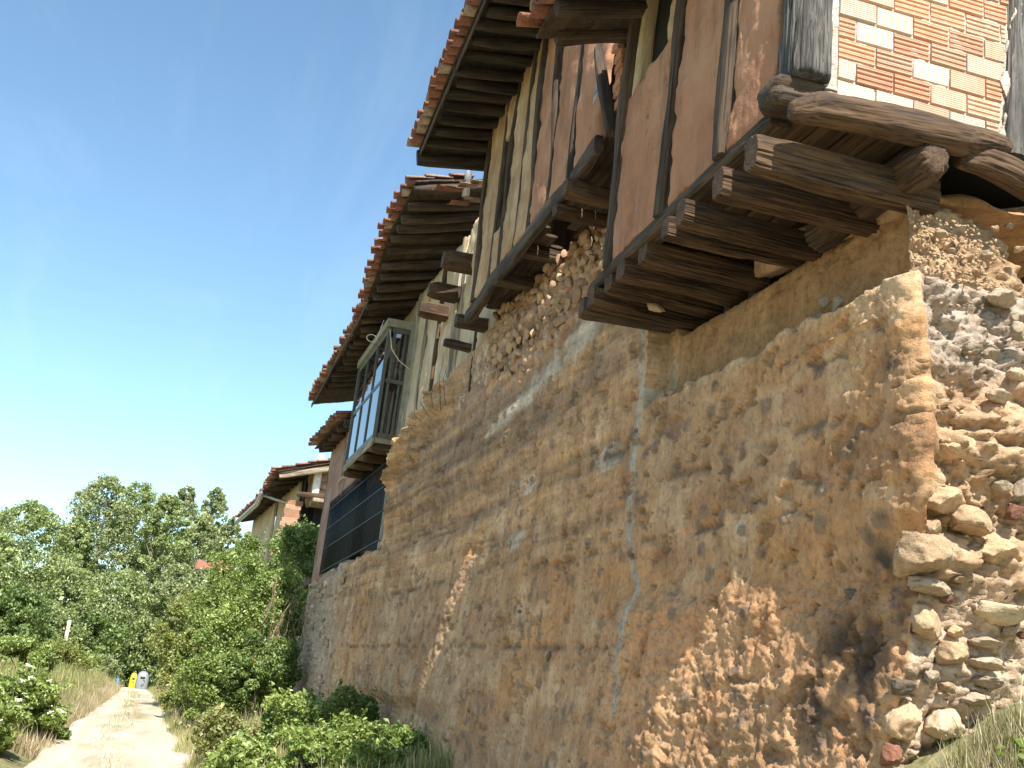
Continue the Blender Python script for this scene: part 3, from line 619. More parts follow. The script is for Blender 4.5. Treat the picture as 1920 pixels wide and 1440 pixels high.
def tiled_roof(parent, eave, slope, courses, width, pitch=.2, lift=.06, board=True, rafters=None, raf=(.11, .13), soffit='wood_eave', jit=1.0, reach=None, verge=None):
    """eave: polyline of (x,y,z) points from near to far at the roof's outer edge; the roof climbs towards +X"""
    E_ = np.array(eave, float); seg = np.r_[0, np.cumsum(np.linalg.norm(np.diff(E_, axis=0), axis=1))]; L = seg[-1]
    def at(s): return np.array([np.interp(s, seg, E_[:, i]) for i in range(3)])
    up = np.array([math.cos(slope), 0, math.sin(slope)])
    # sheathing boards running along the eave, one by one
    nb = max(2, int(width / .19))
    for b in range(nb):
        u0 = b * width / nb + .0005; u1 = (b + 1) * width / nb - .0005; zj = random.uniform(-.008, .008)
        ss = np.linspace(0, L, max(3, int(L / .35))); V = []; Fq = []
        for i, s in enumerate(ss):
            p = at(s); wob = .004 * math.sin(s * 3)
            for (u, dz) in ((u0 + wob, 0), (u1 + wob, 0), (u1 + wob, .025), (u0 + wob, .025)): V.append(p + up * u + np.array([0, 0, dz + zj]))
            if i:
                k = 4 * (i - 1)
                for q in range(4): Fq.append([k + q, k + (q + 1) % 4, k + 4 + (q + 1) % 4, k + 4 + q])
        Fq.append([0, 3, 2, 1]); k = 4 * (len(ss) - 1); Fq.append([k, k + 1, k + 2, k + 3])
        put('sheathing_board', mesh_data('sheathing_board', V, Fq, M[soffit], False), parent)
    # rafters
    if rafters is not None:
        for s in rafters:
            p = at(min(s, L - .02)); e = random.uniform(-.06, .05); q0 = p + up * (.06 + e) + np.array([0, 0, -.075]); q1 = p + up * (width - .05) + np.array([0, random.uniform(-.08, .08), -.075])
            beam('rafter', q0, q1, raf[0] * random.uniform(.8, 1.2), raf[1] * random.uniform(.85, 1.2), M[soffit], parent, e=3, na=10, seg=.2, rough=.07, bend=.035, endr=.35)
    # barrel tiles: channel tiles below, cover tiles above
    n = int(L / pitch); ang = math.atan2
    for i in range(n):
        s = (i + .5) * L / n; p = at(s); t = at(min(L, s + .05)) - at(max(0, s - .05)); t /= np.linalg.norm(t); nn = np.cross(up, t); nn = nn if nn[2] > 0 else -nn
        for c in range(courses):
            for under in (1, 0):
                if under and i == n - 1: continue
                off = -.10 + c * .33 + random.uniform(-.03, .03) * jit - (.0 if under else random.uniform(0, .03) * jit)
                pp = p + up * off + nn * (lift + (.0 if under else .045) + c * .006 + random.uniform(-.008, .008) * jit) + t * ((L / n / 2 if under else 0) + random.uniform(-.015, .015) * jit)
                zx = nn * (-1 if under else 1); yx = up + nn * (-.06) + t * random.uniform(-.05, .05) * jit; yx = yx / np.linalg.norm(yx); xx = np.cross(yx, zx); xx /= np.linalg.norm(xx); zx = np.cross(xx, yx)
                mw = Matrix(((xx[0], yx[0], zx[0], pp[0]), (xx[1], yx[1], zx[1], pp[1]), (xx[2], yx[2], zx[2], pp[2] + (.07 if under else 0)), (0, 0, 0, 1)))
                put('roof_tile', random.choice(TM), parent, mw)
    return at, up

# ------------------------------------------------------------------ the near house: brick end, jettied mud-plaster front
JX = 2.5
h1 = thing('jettied_house', 'timber framed house with pinkish mud plaster and orange brick end, jutting over the wall', 'house', (3.2, 6, 3))
def pl_disp(sd_, am=1.0):
    def f(A, B): return am * (.012 * fbm(A * 2.2, B * 1.6, o=3, s=sd_) + .006 * fbm(A * 9, B * 6, o=4, s=sd_ + 1) + .010 * sst(.45, .8, fbm(A * 5, B * 5, o=3, s=sd_ + 2)) - .012 * sst(.55, .8, fbm(A * 6, B * 5, o=2, s=sd_ + 3)))
    return f
ZB, ZT = 3.20, 5.75
# core behind the front, set back so that joists and posts stand free of it
box('wall_core', (2.62, 4.66, 3.24), (5.4, 7.2, 5.7), M['dark'], h1, 0)
# posts of the front (bottom px, top px)
fposts = [((1350, 300), (1372, 0), .13), ((1236, 408), (1276, 0), .12), ((1133, 503), (1188, 50), .13)]
py_ = []
for pb, pt, wd in fposts:
    b = AX(*pb, JX - .02); t = AX(*pt, JX - .02); dr = (t - b) / (t[2] - b[2]); b = b + dr * (ZB - .02 - b[2]); t = b + dr * (ZT - b[2])
    py_.append((b, t)); beam('post', b + [.06, 0, 0], t + [.06, 0, 0], wd, .16, M['wood_dark'], h1, up=(1, 0, 0), e=6, na=24, seg=.08, rough=.06, crack=.05, bend=.02, endr=0)
edges = [(4.72, 4.74)] + [(b[1], t[1]) for b, t in py_]
for i in range(3):
    (b0, t0), (b1, t1) = edges[i], edges[i + 1]; e0 = .0 if i == 0 else .07; e1 = .065
    if i < 2:
        sheet('plaster_panel', [(JX, b0 + e0, ZB), (JX, b1 - e1, ZB), (JX, t1 - e1, ZT), (JX, t0 + e0, ZT)], 48, 100, (-1, 0, 0), M['plaster_pink'], h1, pl_disp(20 + i), .05, .03, i + 1)
    else:
        # the bay with the unglazed window: plaster up to a slanting lower edge
        wl = AX(1192, 166, JX)[2]; wr = AX(1258, 92, JX)[2]
        sheet('plaster_panel', [(JX, b0 + e0, ZB), (JX, b1 - e1, ZB), (JX, b1 - e1 - .08, wl), (JX, b0 + e0 - .04, wr + .12)], 44, 80, (-1, 0, 0), M['plaster_pink'], h1, pl_disp(25), .05, .02, 5)
        sheet('plaster_panel', [(JX, b0 + e0 - .03, wr + .1), (JX, b0 + e0 + .12, wr + .1), (JX, b0 + e0 + .08, ZT), (JX, b0 + e0 - .05, ZT)], 14, 40, (-1, 0, 0), M['plaster_ochre'], h1, pl_disp(27), .05, .02, 6)
        beam('window_jamb', (JX + .05, b1 - .22, wl - .1), (JX + .05, b1 - .36, ZT), .09, .12, M['plaster_cream'], h1, up=(1, 0, 0), e=4, seg=.1, rough=.1)
        beam('window_jamb', (JX + .1, b0 + .14, wr + .1), (JX + .1, b0 + .10, ZT), .08, .1, M['wood_dark'], h1, up=(1, 0, 0), seg=.1)
# corner post, sill end and the gnarled logs under the brick end
a0 = AY(1524, 150, 4.53); a1 = AY(1530, -40, 4.53)
beam('corner_post', (a0[0], 4.56, 3.30), (a0[0] - .01, 4.57, 5.9), .25, .25, M['wood_grey'], h1, up=(0, 1, 0), e=3.4, na=96, seg=.03, rough=.10, crack=.13, bend=.025, endr=.15)
beam('sill_end', (2.42, 4.62, 3.24), (2.86, 4.62, 3.27), .26, .17, M['wood_dark'], h1, e=2.6, na=48, seg=.04, rough=.16, crack=.1, bend=.03, endr=.5)
tlog = [AY(1478, 208, 4.42), AY(1530, 203, 4.40), AY(1620, 218, 4.40), AY(1720, 243, 4.40), AY(1800, 262, 4.40), AY(1850, 268, 4.42), AY(1895, 276, 4.44)]
def log(name, pts, rad, mat, parent, na=72, n=110, rough=.08, crack=.10, sq=2.4, sd_=0):
    """a crooked log through pts, radius list rad (vertical) and 0.8 of it across; grain follows it through a UV-free local axis"""
    pts = np.array(pts); s = np.r_[0, np.cumsum(np.linalg.norm(np.diff(pts, axis=0), axis=1))]; L = s[-1]; mw, _ = frame(pts[0], pts[-1]); im = np.array(mw.inverted())
    loc = pts @ im[:3, :3].T + im[:3, 3]; t = np.linspace(0, L, n)
    def sm(v): 
        q = np.interp(t, s, v); kk = np.hanning(9); kk /= kk.sum(); return np.convolve(np.pad(q, 4, 'edge'), kk, 'valid')
    cx, cy, cz = sm(loc[:, 0]), sm(loc[:, 1]), sm(loc[:, 2]); r_ = sm(np.array(rad, float))
    th = np.linspace(0, 2 * np.pi, na, endpoint=False); Tt, TH = np.meshgrid(t, th, indexing='ij'); c = np.cos(TH); s_ = np.sin(TH)
    R = (np.abs(c) ** sq + np.abs(s_) ** sq) ** (-1 / sq) * r_[:, None]
    sh = .5 * fbm(Tt * 1.5, Tt * 0, o=2, s=sd_)
    R *= 1 + rough * fbm(c * 1.6, s_ * 1.6 + sh, Tt * 2.5, 3, sd_) * 1.5
    kf = fbm(c * 7, s_ * 7 + sh * 2, Tt * 1.3, 3, sd_ + 4); R *= 1 - crack * np.clip(1 - np.abs(kf) * 4, 0, 1) + crack * .4 * fbm(c * 18, s_ * 18 + sh * 3, Tt * 2, 2, sd_ + 6)
    ef = np.minimum(1, np.minimum(t, L - t) / .05); R *= (.72 + .28 * np.sqrt(ef))[:, None]
    V = np.stack([cx[:, None] + R * c * .85, cy[:, None] + R * s_, cz[:, None] + 0 * R], -1).reshape(-1, 3)
    i = np.arange(n - 1)[:, None]; j = np.arange(na)[None, :]; a_ = i * na + j; b_ = i * na + (j + 1) % na
    Fq = np.stack([a_, b_, b_ + na, a_ + na], -1).reshape(-1, 4).tolist() + [list(range(na))[::-1], [(n - 1) * na + q for q in range(na)]]
    return put(name, mesh_data(name, V, Fq, M[mat], True), parent, mw)
log('sill_log', tlog, [.05, .085, .092, .088, .085, .075, .04], 'wood_mid', h1, sd_=3)
log('sill_log', [AY(1795, 296, 4.46), AY(1840, 300, 4.45), AY(1890, 322, 4.46), AY(1960, 365, 4.48), AY(2060, 400, 4.5)], [.06, .085, .09, .09, .09], 'wood_mid', h1, sd_=9)
sp = AY(1762, 292, 4.36)
log('beam_stub', [sp, sp + [-.01, .12, .0], sp + [-.02, .5, .01], sp + [-.02, 1.2, .0]], [.10, .115, .11, .11], 'wood_mid', h1, n=60, sd_=14, crack=.14)
# right-hand grey post and the brick end
rp = AY(1906, 250, 4.5)
beam('end_post', (rp[0] + .05, 4.56, 3.14), (rp[0] + .17, 4.58, 5.9), .26, .2, M['wood_grey'], h1, up=(0, 1, 0), e=4, na=72, seg=.04, rough=.07, crack=.1, endr=.1)
def brick_mesh(kind, mat, w=.226, h=.118, dp=.06):
    x0, x1, z1 = -w / 2, w / 2, h
    prof = [(0, 0)]
    if kind == 'grooved':
        for g0 in (.24, .5, .76):
            zc = g0 * h; prof += [(0, zc - .0065), (.009, zc - .0035), (.009, zc + .0035), (0, zc + .0065)]
    prof += [(0, h)]; n = len(prof); V = []
    prof = [(.004, 0.0), (0, .004)] + prof[1:-1] + [(0, h - .004), (.004, h)]; n = len(prof)
    for x in (x0, x1):
        for (yy, zz) in prof: V.append((x, yy, zz))
    V += [(x0, dp, 0), (x0, dp, h), (x1, dp, h), (x1, dp, 0)]
    Fq = [[i, n + i, n + i + 1, i + 1] for i in range(n - 1)]
    Fq.append([0] + list(range(1, n)) + [2 * n + 1, 2 * n]); Fq.append([2 * n + 3, 2 * n + 2] + [n + i for i in range(n - 1, -1, -1)])
    Fq.append([n - 1, 2 * n - 1, 2 * n + 2, 2 * n + 1]); Fq.append([0, 2 * n, 2 * n + 3, n])
    return mesh_data('brick', V, Fq, M[mat], False)
BT = {'s': brick_mesh('grooved', 'brick_o'), 't': brick_mesh('grooved', 'brick_l'), 'o': brick_mesh('plain', 'brick_l'), 'p': brick_mesh('plain', 'brick_p')}
rows = ['ppopt', 'pssot', 'stpos', 'spstps', 'ppssot', 'posstt', 'pspsst', 'ttssts', 'ppstst', 'stppst', 'psttss', 'ttsspt', 'ppssst', 'stsptt', 'psspst', 'spsstt', 'tpsspt', 'sptsts']
BY = 4.50; xb = 2.765; zb = 3.215
for r, types in enumerate(rows):
    x = xb; half = r % 2; xe = 3.80 + .012 * r; c = 0
    while x < xe - .03:
        wd = .236 if not (half and c == 0) else .112
        wd = min(wd, xe - x); k = types[min(c, len(types) - 1)]
        mw = Matrix.Translation((x + wd / 2, BY + random.uniform(-.004, .005), zb + r * .1325 + random.uniform(-.002, .002) - .006 * (x - xb))) @ Matrix.Rotation(random.uniform(-.012, .012), 4, 'Y') @ Matrix.Diagonal(((wd - .011) / .226, 1, 1.0, 1))
        put('brick', BT[k], h1, mw); x += wd; c += 1
def morta(A, B): return .003 * fbm(A * 30, B * 30, o=3, s=5) + .005 * sst(.1, .6, fbm(A * 8, B * 9, o=3, s=8)) - .003
sheet('mortar', [(xb - .06, BY + .012, zb - .1), (3.92, BY + .012, zb - .1), (4.02, BY + .012, 5.8), (xb - .06, BY + .012, 5.8)], 110, 240, (0, -1, 0), M['mortar'], h1, morta, .05, .005, 3)
def blob(A, B): return .015 * fbm(A * 14, B * 14, o=4, s=6) + .012
sheet('mortar_bed', [(xb - .05, BY - .02, zb - .075), (3.86, BY - .02, zb - .1), (3.86, BY - .006, zb - .004), (xb - .05, BY - .006, zb + .008)], 120, 10, (0, -1, .3), M['mortar'], h1, blob, .04, .03, 4)
sheet('mortar_edge', [(3.80, BY - .006, zb - .05), (3.88, BY - .01, zb - .05), (4.1, BY - .01, 5.8), (4.0, BY - .006, 5.8)], 10, 160, (0, -1, 0), M['mortar'], h1, blob, .03, .04, 5)
# floor of the jetty: joists with sunlit tips, boards between them
jo = [(1400, 285, .15, .20, .15), (1338, 343, .14, .19, .13), (1268, 398, .13, .17, .12), (1243, 424, .12, .14, .10)]
for i, (px, py, wd, hh, outp) in enumerate(jo):
    p = AX(px + 6, py, JX - outp); q = np.array([3.5, p[1] + .03, p[2] + .0])
    beam('joist', p, q, wd, hh, M['wood_mid'], h1, e=6, na=72, seg=.03, rough=.06, crack=.15, bend=.02, endr=.12)
for yy, wd, hh, outp, dz in ((6.55, .16, .15, .0, 0), (6.92, .17, .16, .02, -.01), (7.28, .16, .15, .0, 0), (7.52, .17, .16, .05, -.03)):
    beam('joist', (JX - outp + .02, yy, 3.06 + dz), (3.5, yy + .02, 3.05 + dz), wd, hh, M['wood_mid'], h1, e=5, na=64, seg=.04, rough=.08, crack=.14, bend=.03, endr=.12)
p = AX(1090, 575, JX - .02)
beam('joist', p, (3.35, p[1] - .04, p[2] + .0), .16, .17, M['wood_dark'], h1, e=4.5, na=32, seg=.05, rough=.08, crack=.06, bend=.02, endr=.25)
beam('sill_beam', (JX + .075, 4.75, 3.155), (JX + .075, 7.75, 3.14), .15, .10, M['wood_dark'], h1, e=5, na=24, seg=.08, rough=.07, crack=.05)
for i, xx in enumerate((2.70, 2.88, 3.06, 3.24, 3.42)):
    beam('floor_board', (xx, 4.6, 3.17), (xx, 7.8, 3.165), .165, .03, M['wood_mid'], h1, e=9, na=8, seg=.5, rough=.02, bend=.006, endr=0)
st = AX(1230, 578, 2.95); put('stone', rockmesh(3, 'stone_cream'), h1, Matrix.Translation(st) @ Matrix.Diagonal((.16, .12, .06, 1)))
# the roof over the near house: only its low far corner enters the picture
tipA = AY(1004, 80, 7.42)
ev1 = [(tipA[0], 4.2, tipA[2] + .12), (tipA[0], 5.8, tipA[2] + .08), (tipA[0], 7.42, tipA[2] + .04)]
tiled_roof(h1, ev1, math.radians(17), 3, 1.7, rafters=(.3, .95, 1.6, 2.2, 2.75), soffit='wood_dark', pitch=.21)
pa = AY(1045, 72, 7.36); pb = AY(1190, 66, 7.36)
beam('barge_beam', pa, pb + (pb - pa) * .35, .14, .13, M['wood_dark'], h1, e=3, na=28, seg=.06, rough=.1, crack=.06, bend=.03)
beam('eave_plate', (JX + .02, 4.4, 5.66), (JX + .02, 7.35, 5.5), .16, .16, M['wood_dark'], h1, e=5, seg=.15)

# ------------------------------------------------------------------ second house: close-studded timber front on a higher jetty
h2 = thing('studded_house', 'tall timber studded house with flaking ochre plaster and deep dark tiled eave', 'house', (3.0, 10, 4.5))
Z2B, Z2T = 4.56, 7.0
sp2 = [((1068, 322), (1088, 88)), ((1022, 388), (1046, 92)), ((987, 430), (1010, 150)), ((958, 466), (985, 290)), ((931, 497), (948, 380)), ((912, 522), (932, 380)), ((887, 553), (908, 310))]
pp = []
for b_, t_ in sp2:
    b = AX(*b_, JX - .01); t = AX(*t_, JX - .01); b[2] = Z2B - .03; t = np.array([t[0], b[1] + (t[1] - b[1]) * .6, Z2T]); pp.append((b, t))
    beam('post', b + [.035, 0, 0], t + [.035, 0, 0], .085, .10, M['wood_dark'], h2, up=(1, 0, 0), e=5, na=16, seg=.12, rough=.09, crack=.05, bend=.03, endr=0)
edge2 = [(7.75, 7.75)] + [(b[1], t[1]) for b, t in pp] + [(12.5, 12.5)]
for i in range(len(edge2) - 1):
    (b0, t0), (b1, t1) = edge2[i], edge2[i + 1]
    zt = Z2T
    if i == 5: # dark window in this bay
        zw0 = AX(950, 405, JX)[2]
        zt = zw0
    sheet('plaster_panel', [(JX, b0 + .04, Z2B), (JX, b1 - .04, Z2B), (JX, t1 - .04, zt), (JX, t0 + .04, zt)], 22, 60, (-1, 0, 0), M['plaster_pink' if i < 3 else 'plaster_ochre'], h2, pl_disp(40 + i, 1.3), .05, .03, 11 + i)
    if i == 5:
        sheet('plaster_panel', [(JX, b0 + .04, 6.35), (JX, b1 - .04, 6.35), (JX, t1 - .04, Z2T), (JX, t0 + .04, Z2T)], 22, 20, (-1, 0, 0), M['plaster_ochre'], h2, pl_disp(49, 1.3), .05, .03, 19)
        box('window_void', (JX + .12, b0, zw0 - .1), (JX + .16, b1, 6.45), M['dark'], h2, 0)
# loose bits in the gap beside the near house: brace, sheet of foil, brick filling
beam('brace', AX(1124, 95, JX - .03), AX(1146, 250, JX - .03), .07, .09, M['wood_dark'], h2, up=(1, 0, 0), e=5, seg=.1, rough=.08)
q0, q1 = AX(1121, 100, JX - .015), AX(1130, 165, JX - .015)
sheet('foil_sheet', [(JX - .02, q0[1] - .10, q1[2]), (JX - .02, q0[1] + .02, q1[2]), (JX - .02, q0[1] + .05, q0[2]), (JX - .02, q0[1] - .10, q0[2])], 12, 20, (-1, 0, 0), M['metal_grey'], h2, lambda A, B: .02 * fbm(A * 9, B * 9, o=3, s=4), .004, .03, 8)
for q in range(7):
    p = AX(1156 + random.uniform(-5, 5), 95 + q * 17, JX - .01); put('brick', BT['s'], h2, Matrix.Translation(p) @ Matrix.Rotation(math.radians(-90), 4, 'Z') @ Matrix.Rotation(random.uniform(-.3, .3), 4, 'Y') @ Matrix.Diagonal((.7, 1, .6, 1)))
# sill and joists
beam('sill_beam', (JX + .03, 7.75, 4.49), (JX + .03, 12.6, 4.47), .10, .19, M['wood_dark'], h2, e=4, na=24, seg=.1, rough=.09, crack=.06, bend=.03)
for (px, py, outp, wd, hh, mt) in ((1058, 350, .10, .17, .17, 'wood_mid'), (1040, 392, .02, .14, .13, 'wood_mid'), (975, 470, -.05, .15, .14, 'wood_dark'), (932, 522, .0, .16, .15, 'wood_dark'), (855, 600, .06, .17, .17, 'wood_dark')):
    p = AX(px, py, JX - outp); beam('joist', p, (3.35, p[1] + .05, p[2] + .02), wd, hh, M[mt], h2, e=4, na=28, seg=.05, rough=.09, crack=.08, bend=.03, endr=.25)
p = AX(832, 642, 2.45); beam('lookout_beam', p, (p[0] + .75, p[1] + .02, p[2] - .02), .14, .11, M['wood_dark'], h2, e=4, na=20, seg=.06, rough=.12, crack=.08)
# floor boards; slanting gap added to cast the sun streak on the wall
for i, xx in enumerate((2.66, 2.80, 2.94, 3.08, 3.22, 3.36)):
    GAP0 = 9.54 + (xx - 2.66) * 1.5 - .27; GAP1 = GAP0 + .52
    beam('floor_board', (xx, 7.75, 4.60), (xx, GAP0 + random.uniform(-.02, .02), 4.60), .132, .03, M['wood_dark'], h2, e=9, na=8, seg=.6, rough=.02, bend=.004, endr=0)
    beam('floor_board', (xx, GAP1 + random.uniform(-.02, .02), 4.60), (xx, 12.5, 4.60), .132, .03, M['wood_dark'], h2, e=9, na=8, seg=.6, rough=.02, bend=.004, endr=0)
box('back_wall', (3.46, 7.8, 4.3), (3.7, 12.5, 7.2), M['plaster_ochre'], h2, 0)
box('far_gable', (2.58, 12.38, 4.62), (3.5, 12.46, 7.1), M['plaster_ochre'], h2, 0)
ev2 = [AX(905, -8, 1.66), AX(880, 50, 1.66), AX(850, 120, 1.66), AX(820, 190, 1.66), AX(800, 240, 1.66), AX(783, 287, 1.66)]
ev2 = [e - [0, 0, .03] for e in ev2]
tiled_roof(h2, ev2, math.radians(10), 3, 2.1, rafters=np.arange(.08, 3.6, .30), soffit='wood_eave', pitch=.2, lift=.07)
e0 = np.array(ev2[0]); d_ = np.array([0, -1.0, .0])
ev2b = [e0 + [0, -1.15, .02], e0 + [0, -.6, .02], e0]
tiled_roof(h2, ev2b, math.radians(10), 2, 2.1, rafters=(.1, .4, .7, 1.0), soffit='wood_eave', pitch=.2, lift=.07)
beam('fascia_board', np.array(ev2[0]) + [.03, -1.1, -.01], np.array(ev2[-1]) + [.03, 0, -.0], .03, .09, M['wood_mid'], h2, e=6, na=8, seg=.3, bend=.0, rough=.03)
beam('verge_rafter', np.array(ev2[-1]) + [0, -.03, -.06], np.array(ev2[-1]) + [1.6, -.03, .22], .12, .24, M['wood_eave'], h2, e=4, seg=.15, rough=.06)

# ------------------------------------------------------------------ third house: cream plaster, glazed gallery, sagging eave
h3 = thing('plastered_house', 'cream plastered house with glazed oriel gallery and a sagging tiled eave', 'house', (2.8, 16, 3.5))
def seg3(y0, y1, z0, z1, mt, sd_, nu=30, nv=50, dx=0, name='plaster_panel', am=1.2):
    return sheet(name, [(x3(y0) + dx, y0, z0), (x3(y1) + dx, y1, z0), (x3(y1) + dx, y1, z1), (x3(y0) + dx, y0, z1)], nu, nv, (-1, -.05, 0), M[mt], h3, pl_disp(sd_, am), .06, .02, sd_)
seg3(12.45, 13.3, 3.6, 6.6, 'plaster_cream', 61); seg3(13.36, 14.35, 3.5, 6.5, 'plaster_cream', 62); seg3(14.52, 15.6, 3.4, 6.4, 'plaster_cream', 63); seg3(15.66, 16.5, 3.3, 6.4, 'plaster_cream', 64)
seg3(16.56, 17.55, 3.3, 6.4, 'plaster_cream', 65); seg3(17.6, 21.2, 5.6, 6.3, 'plaster_cream', 66); seg3(20.5, 21.2, 3.62, 5.6, 'plaster_brick', 67)
box('slot_window', (x3(14.43) + .05, 14.34, 4.6), (x3(14.43) + .09, 14.54, 5.6), M['dark'], h3, 0)
box('wall_core', (2.92, 12.5, 3.2), (4.6, 21.1, 6.0), M['dark'], h3, 0)
for yy, z0, z1, wd, mt in ((13.33, 3.7, 6.5, .07, 'wood_dark'), (14.30, 3.6, 6.4, .10, 'wood_pale'), (14.58, 3.6, 6.4, .12, 'wood_pale'), (15.63, 3.6, 6.3, .08, 'wood_mid'), (16.53, 3.5, 6.3, .10, 'wood_pale'), (17.25, 3.5, 6.3, .12, 'frame_pale'), (17.5, 3.5, 6.3, .12, 'frame_pale')):
    beam('post', (x3(yy) + .02, yy, z0), (x3(yy) + .02, yy + random.uniform(-.05, .05), z1), wd, .10, M[mt], h3, up=(1, 0, 0), e=5, seg=.2, rough=.06, crack=.04)
ev3 = [(1.66, 12.75, 6.25), (1.61, 13.4, 6.1), (1.57, 14.2, 6.05), (1.58, 15, 5.82), (1.60, 16, 5.68), (1.64, 17, 5.58), (1.57, 19, 5.52), (1.43, 21, 5.35), (1.37, 22, 5.25)]
ev3 = [(np.array(e) - [0, 0, .04]) * 1.11 for e in ev3]
at3, up3 = tiled_roof(h3, ev3, math.radians(15), 3, 1.9, rafters=np.arange(.12, 9.2, .37), raf=(.13, .14), soffit='wood_dark', pitch=.205, lift=.06, jit=1.6)
beam('fascia_board', np.array(ev3[4]) + [.02, 0, -.03], np.array(ev3[-1]) + [.02, 0, -.02], .03, .10, M['wood_mid'], h3, e=6, na=8, seg=.3, bend=.01)
for (px, py, hh) in ((846, 490, .34), (818, 545, .30), (800, 580, .30)):
    p = AX(px, py, 2.42); beam('corbel', p + [-.12, 0, .0], p + [.5, .0, 0], .26, hh * .75, M['wood_mid'], h3, e=6, na=16, seg=.1, rough=.05, endr=.4)
# slipped tiles seen from below between the first rafters
for (px, py) in ((858, 345), (880, 340), (868, 372), (842, 378), (815, 350), (830, 352)):
    p = AY(px, py, 13.4); put('slipped_tile', TM[2 if px > 855 else 0], h3, Matrix.Translation(p) @ Matrix.Rotation(math.radians(-80), 4, 'Z') @ Matrix.Rotation(math.radians(12), 4, 'X') @ Matrix.Rotation(math.pi, 4, 'Y') @ Matrix.Diagonal((1.1, .7, .4, 1)))
pz = AY(876, 322, 14.2); tube('flue_pipe', [pz + [.02, 0, -.4], pz + [.02, 0, .1], pz + [.02, 0, .75]], .055, M['metal_grey'], h3, 14)
# the gallery: part of the house, its frame, rails and panes are sub-parts
GN, GF = np.array([2.20, 17.5]), np.array([2.10, 20.45]); GZ0, GZ1 = 3.80, 5.72; GZM = GZ0 + .98
gdir = (GF - GN) / np.linalg.norm(GF - GN); GL = np.linalg.norm(GF - GN)
gal = put('gallery', boxm('gallery', .42, GL, .10, M['frame_pale'], .01), h3, Matrix.Translation(((GN[0] + GF[0]) / 2 + .21, (GN[1] + GF[1]) / 2, GZ0 - .06)) @ Matrix.Rotation(-math.atan2(gdir[0], gdir[1]), 4, 'Z')); gal['label'] = 'glazed gallery with dark bronze frame and sky blue panes'
def gp(s, dx=0, z=0): q = GN + gdir * s; return np.array([q[0] + dx, q[1], z])
def bar(name, a, b, w_, h_, m, par=gal): return beam(name, a, b, w_, h_, M[m], par, e=14, na=4, seg=9, rough=0, bend=0, endr=0)
for s in (0, GL): bar('corner_post', gp(s, 0, GZ0 - .02), gp(s, 0, GZ1), .06, .06, 'frame')
for zz, hh in ((GZ0 + .02, .08), (GZM, .07), (GZ1 - .03, .09)):
    bar('rail', gp(.04, .02, zz), gp(GL - .04, .02, zz), .06, hh, 'frame'); bar('rail', gp(0, .05, zz), gp(0, .42, zz), .06, hh, 'frame')
for i in (1, 2): 
    bar('mullion', gp(GL * i / 3, .012, GZ0 + .05), gp(GL * i / 3, .012, GZM - .03), .03, .07, 'frame')
    bar('mullion', gp(GL * i / 3, .012, GZM + .03), gp(GL * i / 3, .012, GZ1 - .07), .03, .07, 'frame')
bar('mullion', gp(0, .10, GZ0), gp(0, .10, GZ1), .05, .05, 'frame')
for i in range(3):
    for (z0, z1) in ((GZ0 + .05, GZM - .03), (GZM + .03, GZ1 - .07)):
        a_ = gp(GL * i / 3 + .02, .0, z0); b_ = gp(GL * (i + 1) / 3 - .02, .0, z1)
        put('pane', mesh_data('pane', [a_, (b_[0], b_[1], a_[2]), b_, (a_[0], a_[1], b_[2]), a_ + [.008, 0, 0], (b_[0] + .008, b_[1], a_[2]), b_ + [.008, 0, 0], (a_[0] + .008, a_[1], b_[2])], [[0, 1, 2, 3], [7, 6, 5, 4], [0, 4, 5, 1], [1, 5, 6, 2], [2, 6, 7, 3], [3, 7, 4, 0]], M['glass'], False), gal)
for (z0, z1) in ((GZ0 + .05, GZM - .03), (GZM + .03, GZ1 - .07)): box('pane', (GN[0] + .13, GN[1] - .004, z0), (GN[0] + .41, GN[1] + .004, z1), M['glass'], gal, 0)
box('back_panel', (GN[0] + .36, GN[1] + .05, GZ0), (GN[0] + .40, GF[1] - .05, GZ1), M['dark'], gal, 0)
bar('head_board', gp(-.04, -.03, GZ1 + .09), gp(GL + .03, -.03, GZ1 + .09), .06, .15, 'frame_pale'); bar('head_board', gp(-.02, 0, GZ1 + .09), gp(-.02, .5, GZ1 + .09), .05, .15, 'frame_pale')
bar('jamb_board', (x3(17.45) - .02, 17.46, GZ0 - .1), (x3(17.45) - .02, 17.46, GZ1 + .1), .08, .1, 'frame_pale')
for s in (.12, .9, 1.9, 2.8): beam('bracket', gp(s, .0, GZ0 - .19), gp(s, .75, GZ0 - .17), .17, .16, M['wood_mid'], gal, e=3, na=14, seg=.08, rough=.08, endr=.6)
beam('edge_board', gp(-.05, -.02, GZ0 - .10), gp(GL + .05, -.02, GZ0 - .10), .04, .14, M['wood_pale'], gal, e=8, na=8, seg=.5, rough=.02, bend=.004)
# room behind the grille
box('window_void', (2.72, 17.7, 2.0), (2.76, 21.2, 3.72), M['dark'], h3, 0)
box('window_post', (2.60, 17.86, 2.0), (2.70, 17.98, 3.15), M['frame_pale'], h3, .01); box('window_head', (2.58, 17.6, 3.35), (2.9, 20.6, 3.6), M['wood_dark'], h3, .02)
box('window_frame', (2.70, 18.1, 2.02), (2.74, 18.16, 3.3), M['white'], h3, .005); box('window_pane', (2.705, 18.16, 2.05), (2.715, 18.75, 3.25), M['glass'], h3, 0); box('window_frame', (2.70, 18.75, 2.02), (2.74, 18.81, 3.3), M['white'], h3, .005)
box('window_pane', (2.705, 17.7, 2.2), (2.715, 17.84, 3.1), M['glass'], h3, 0)

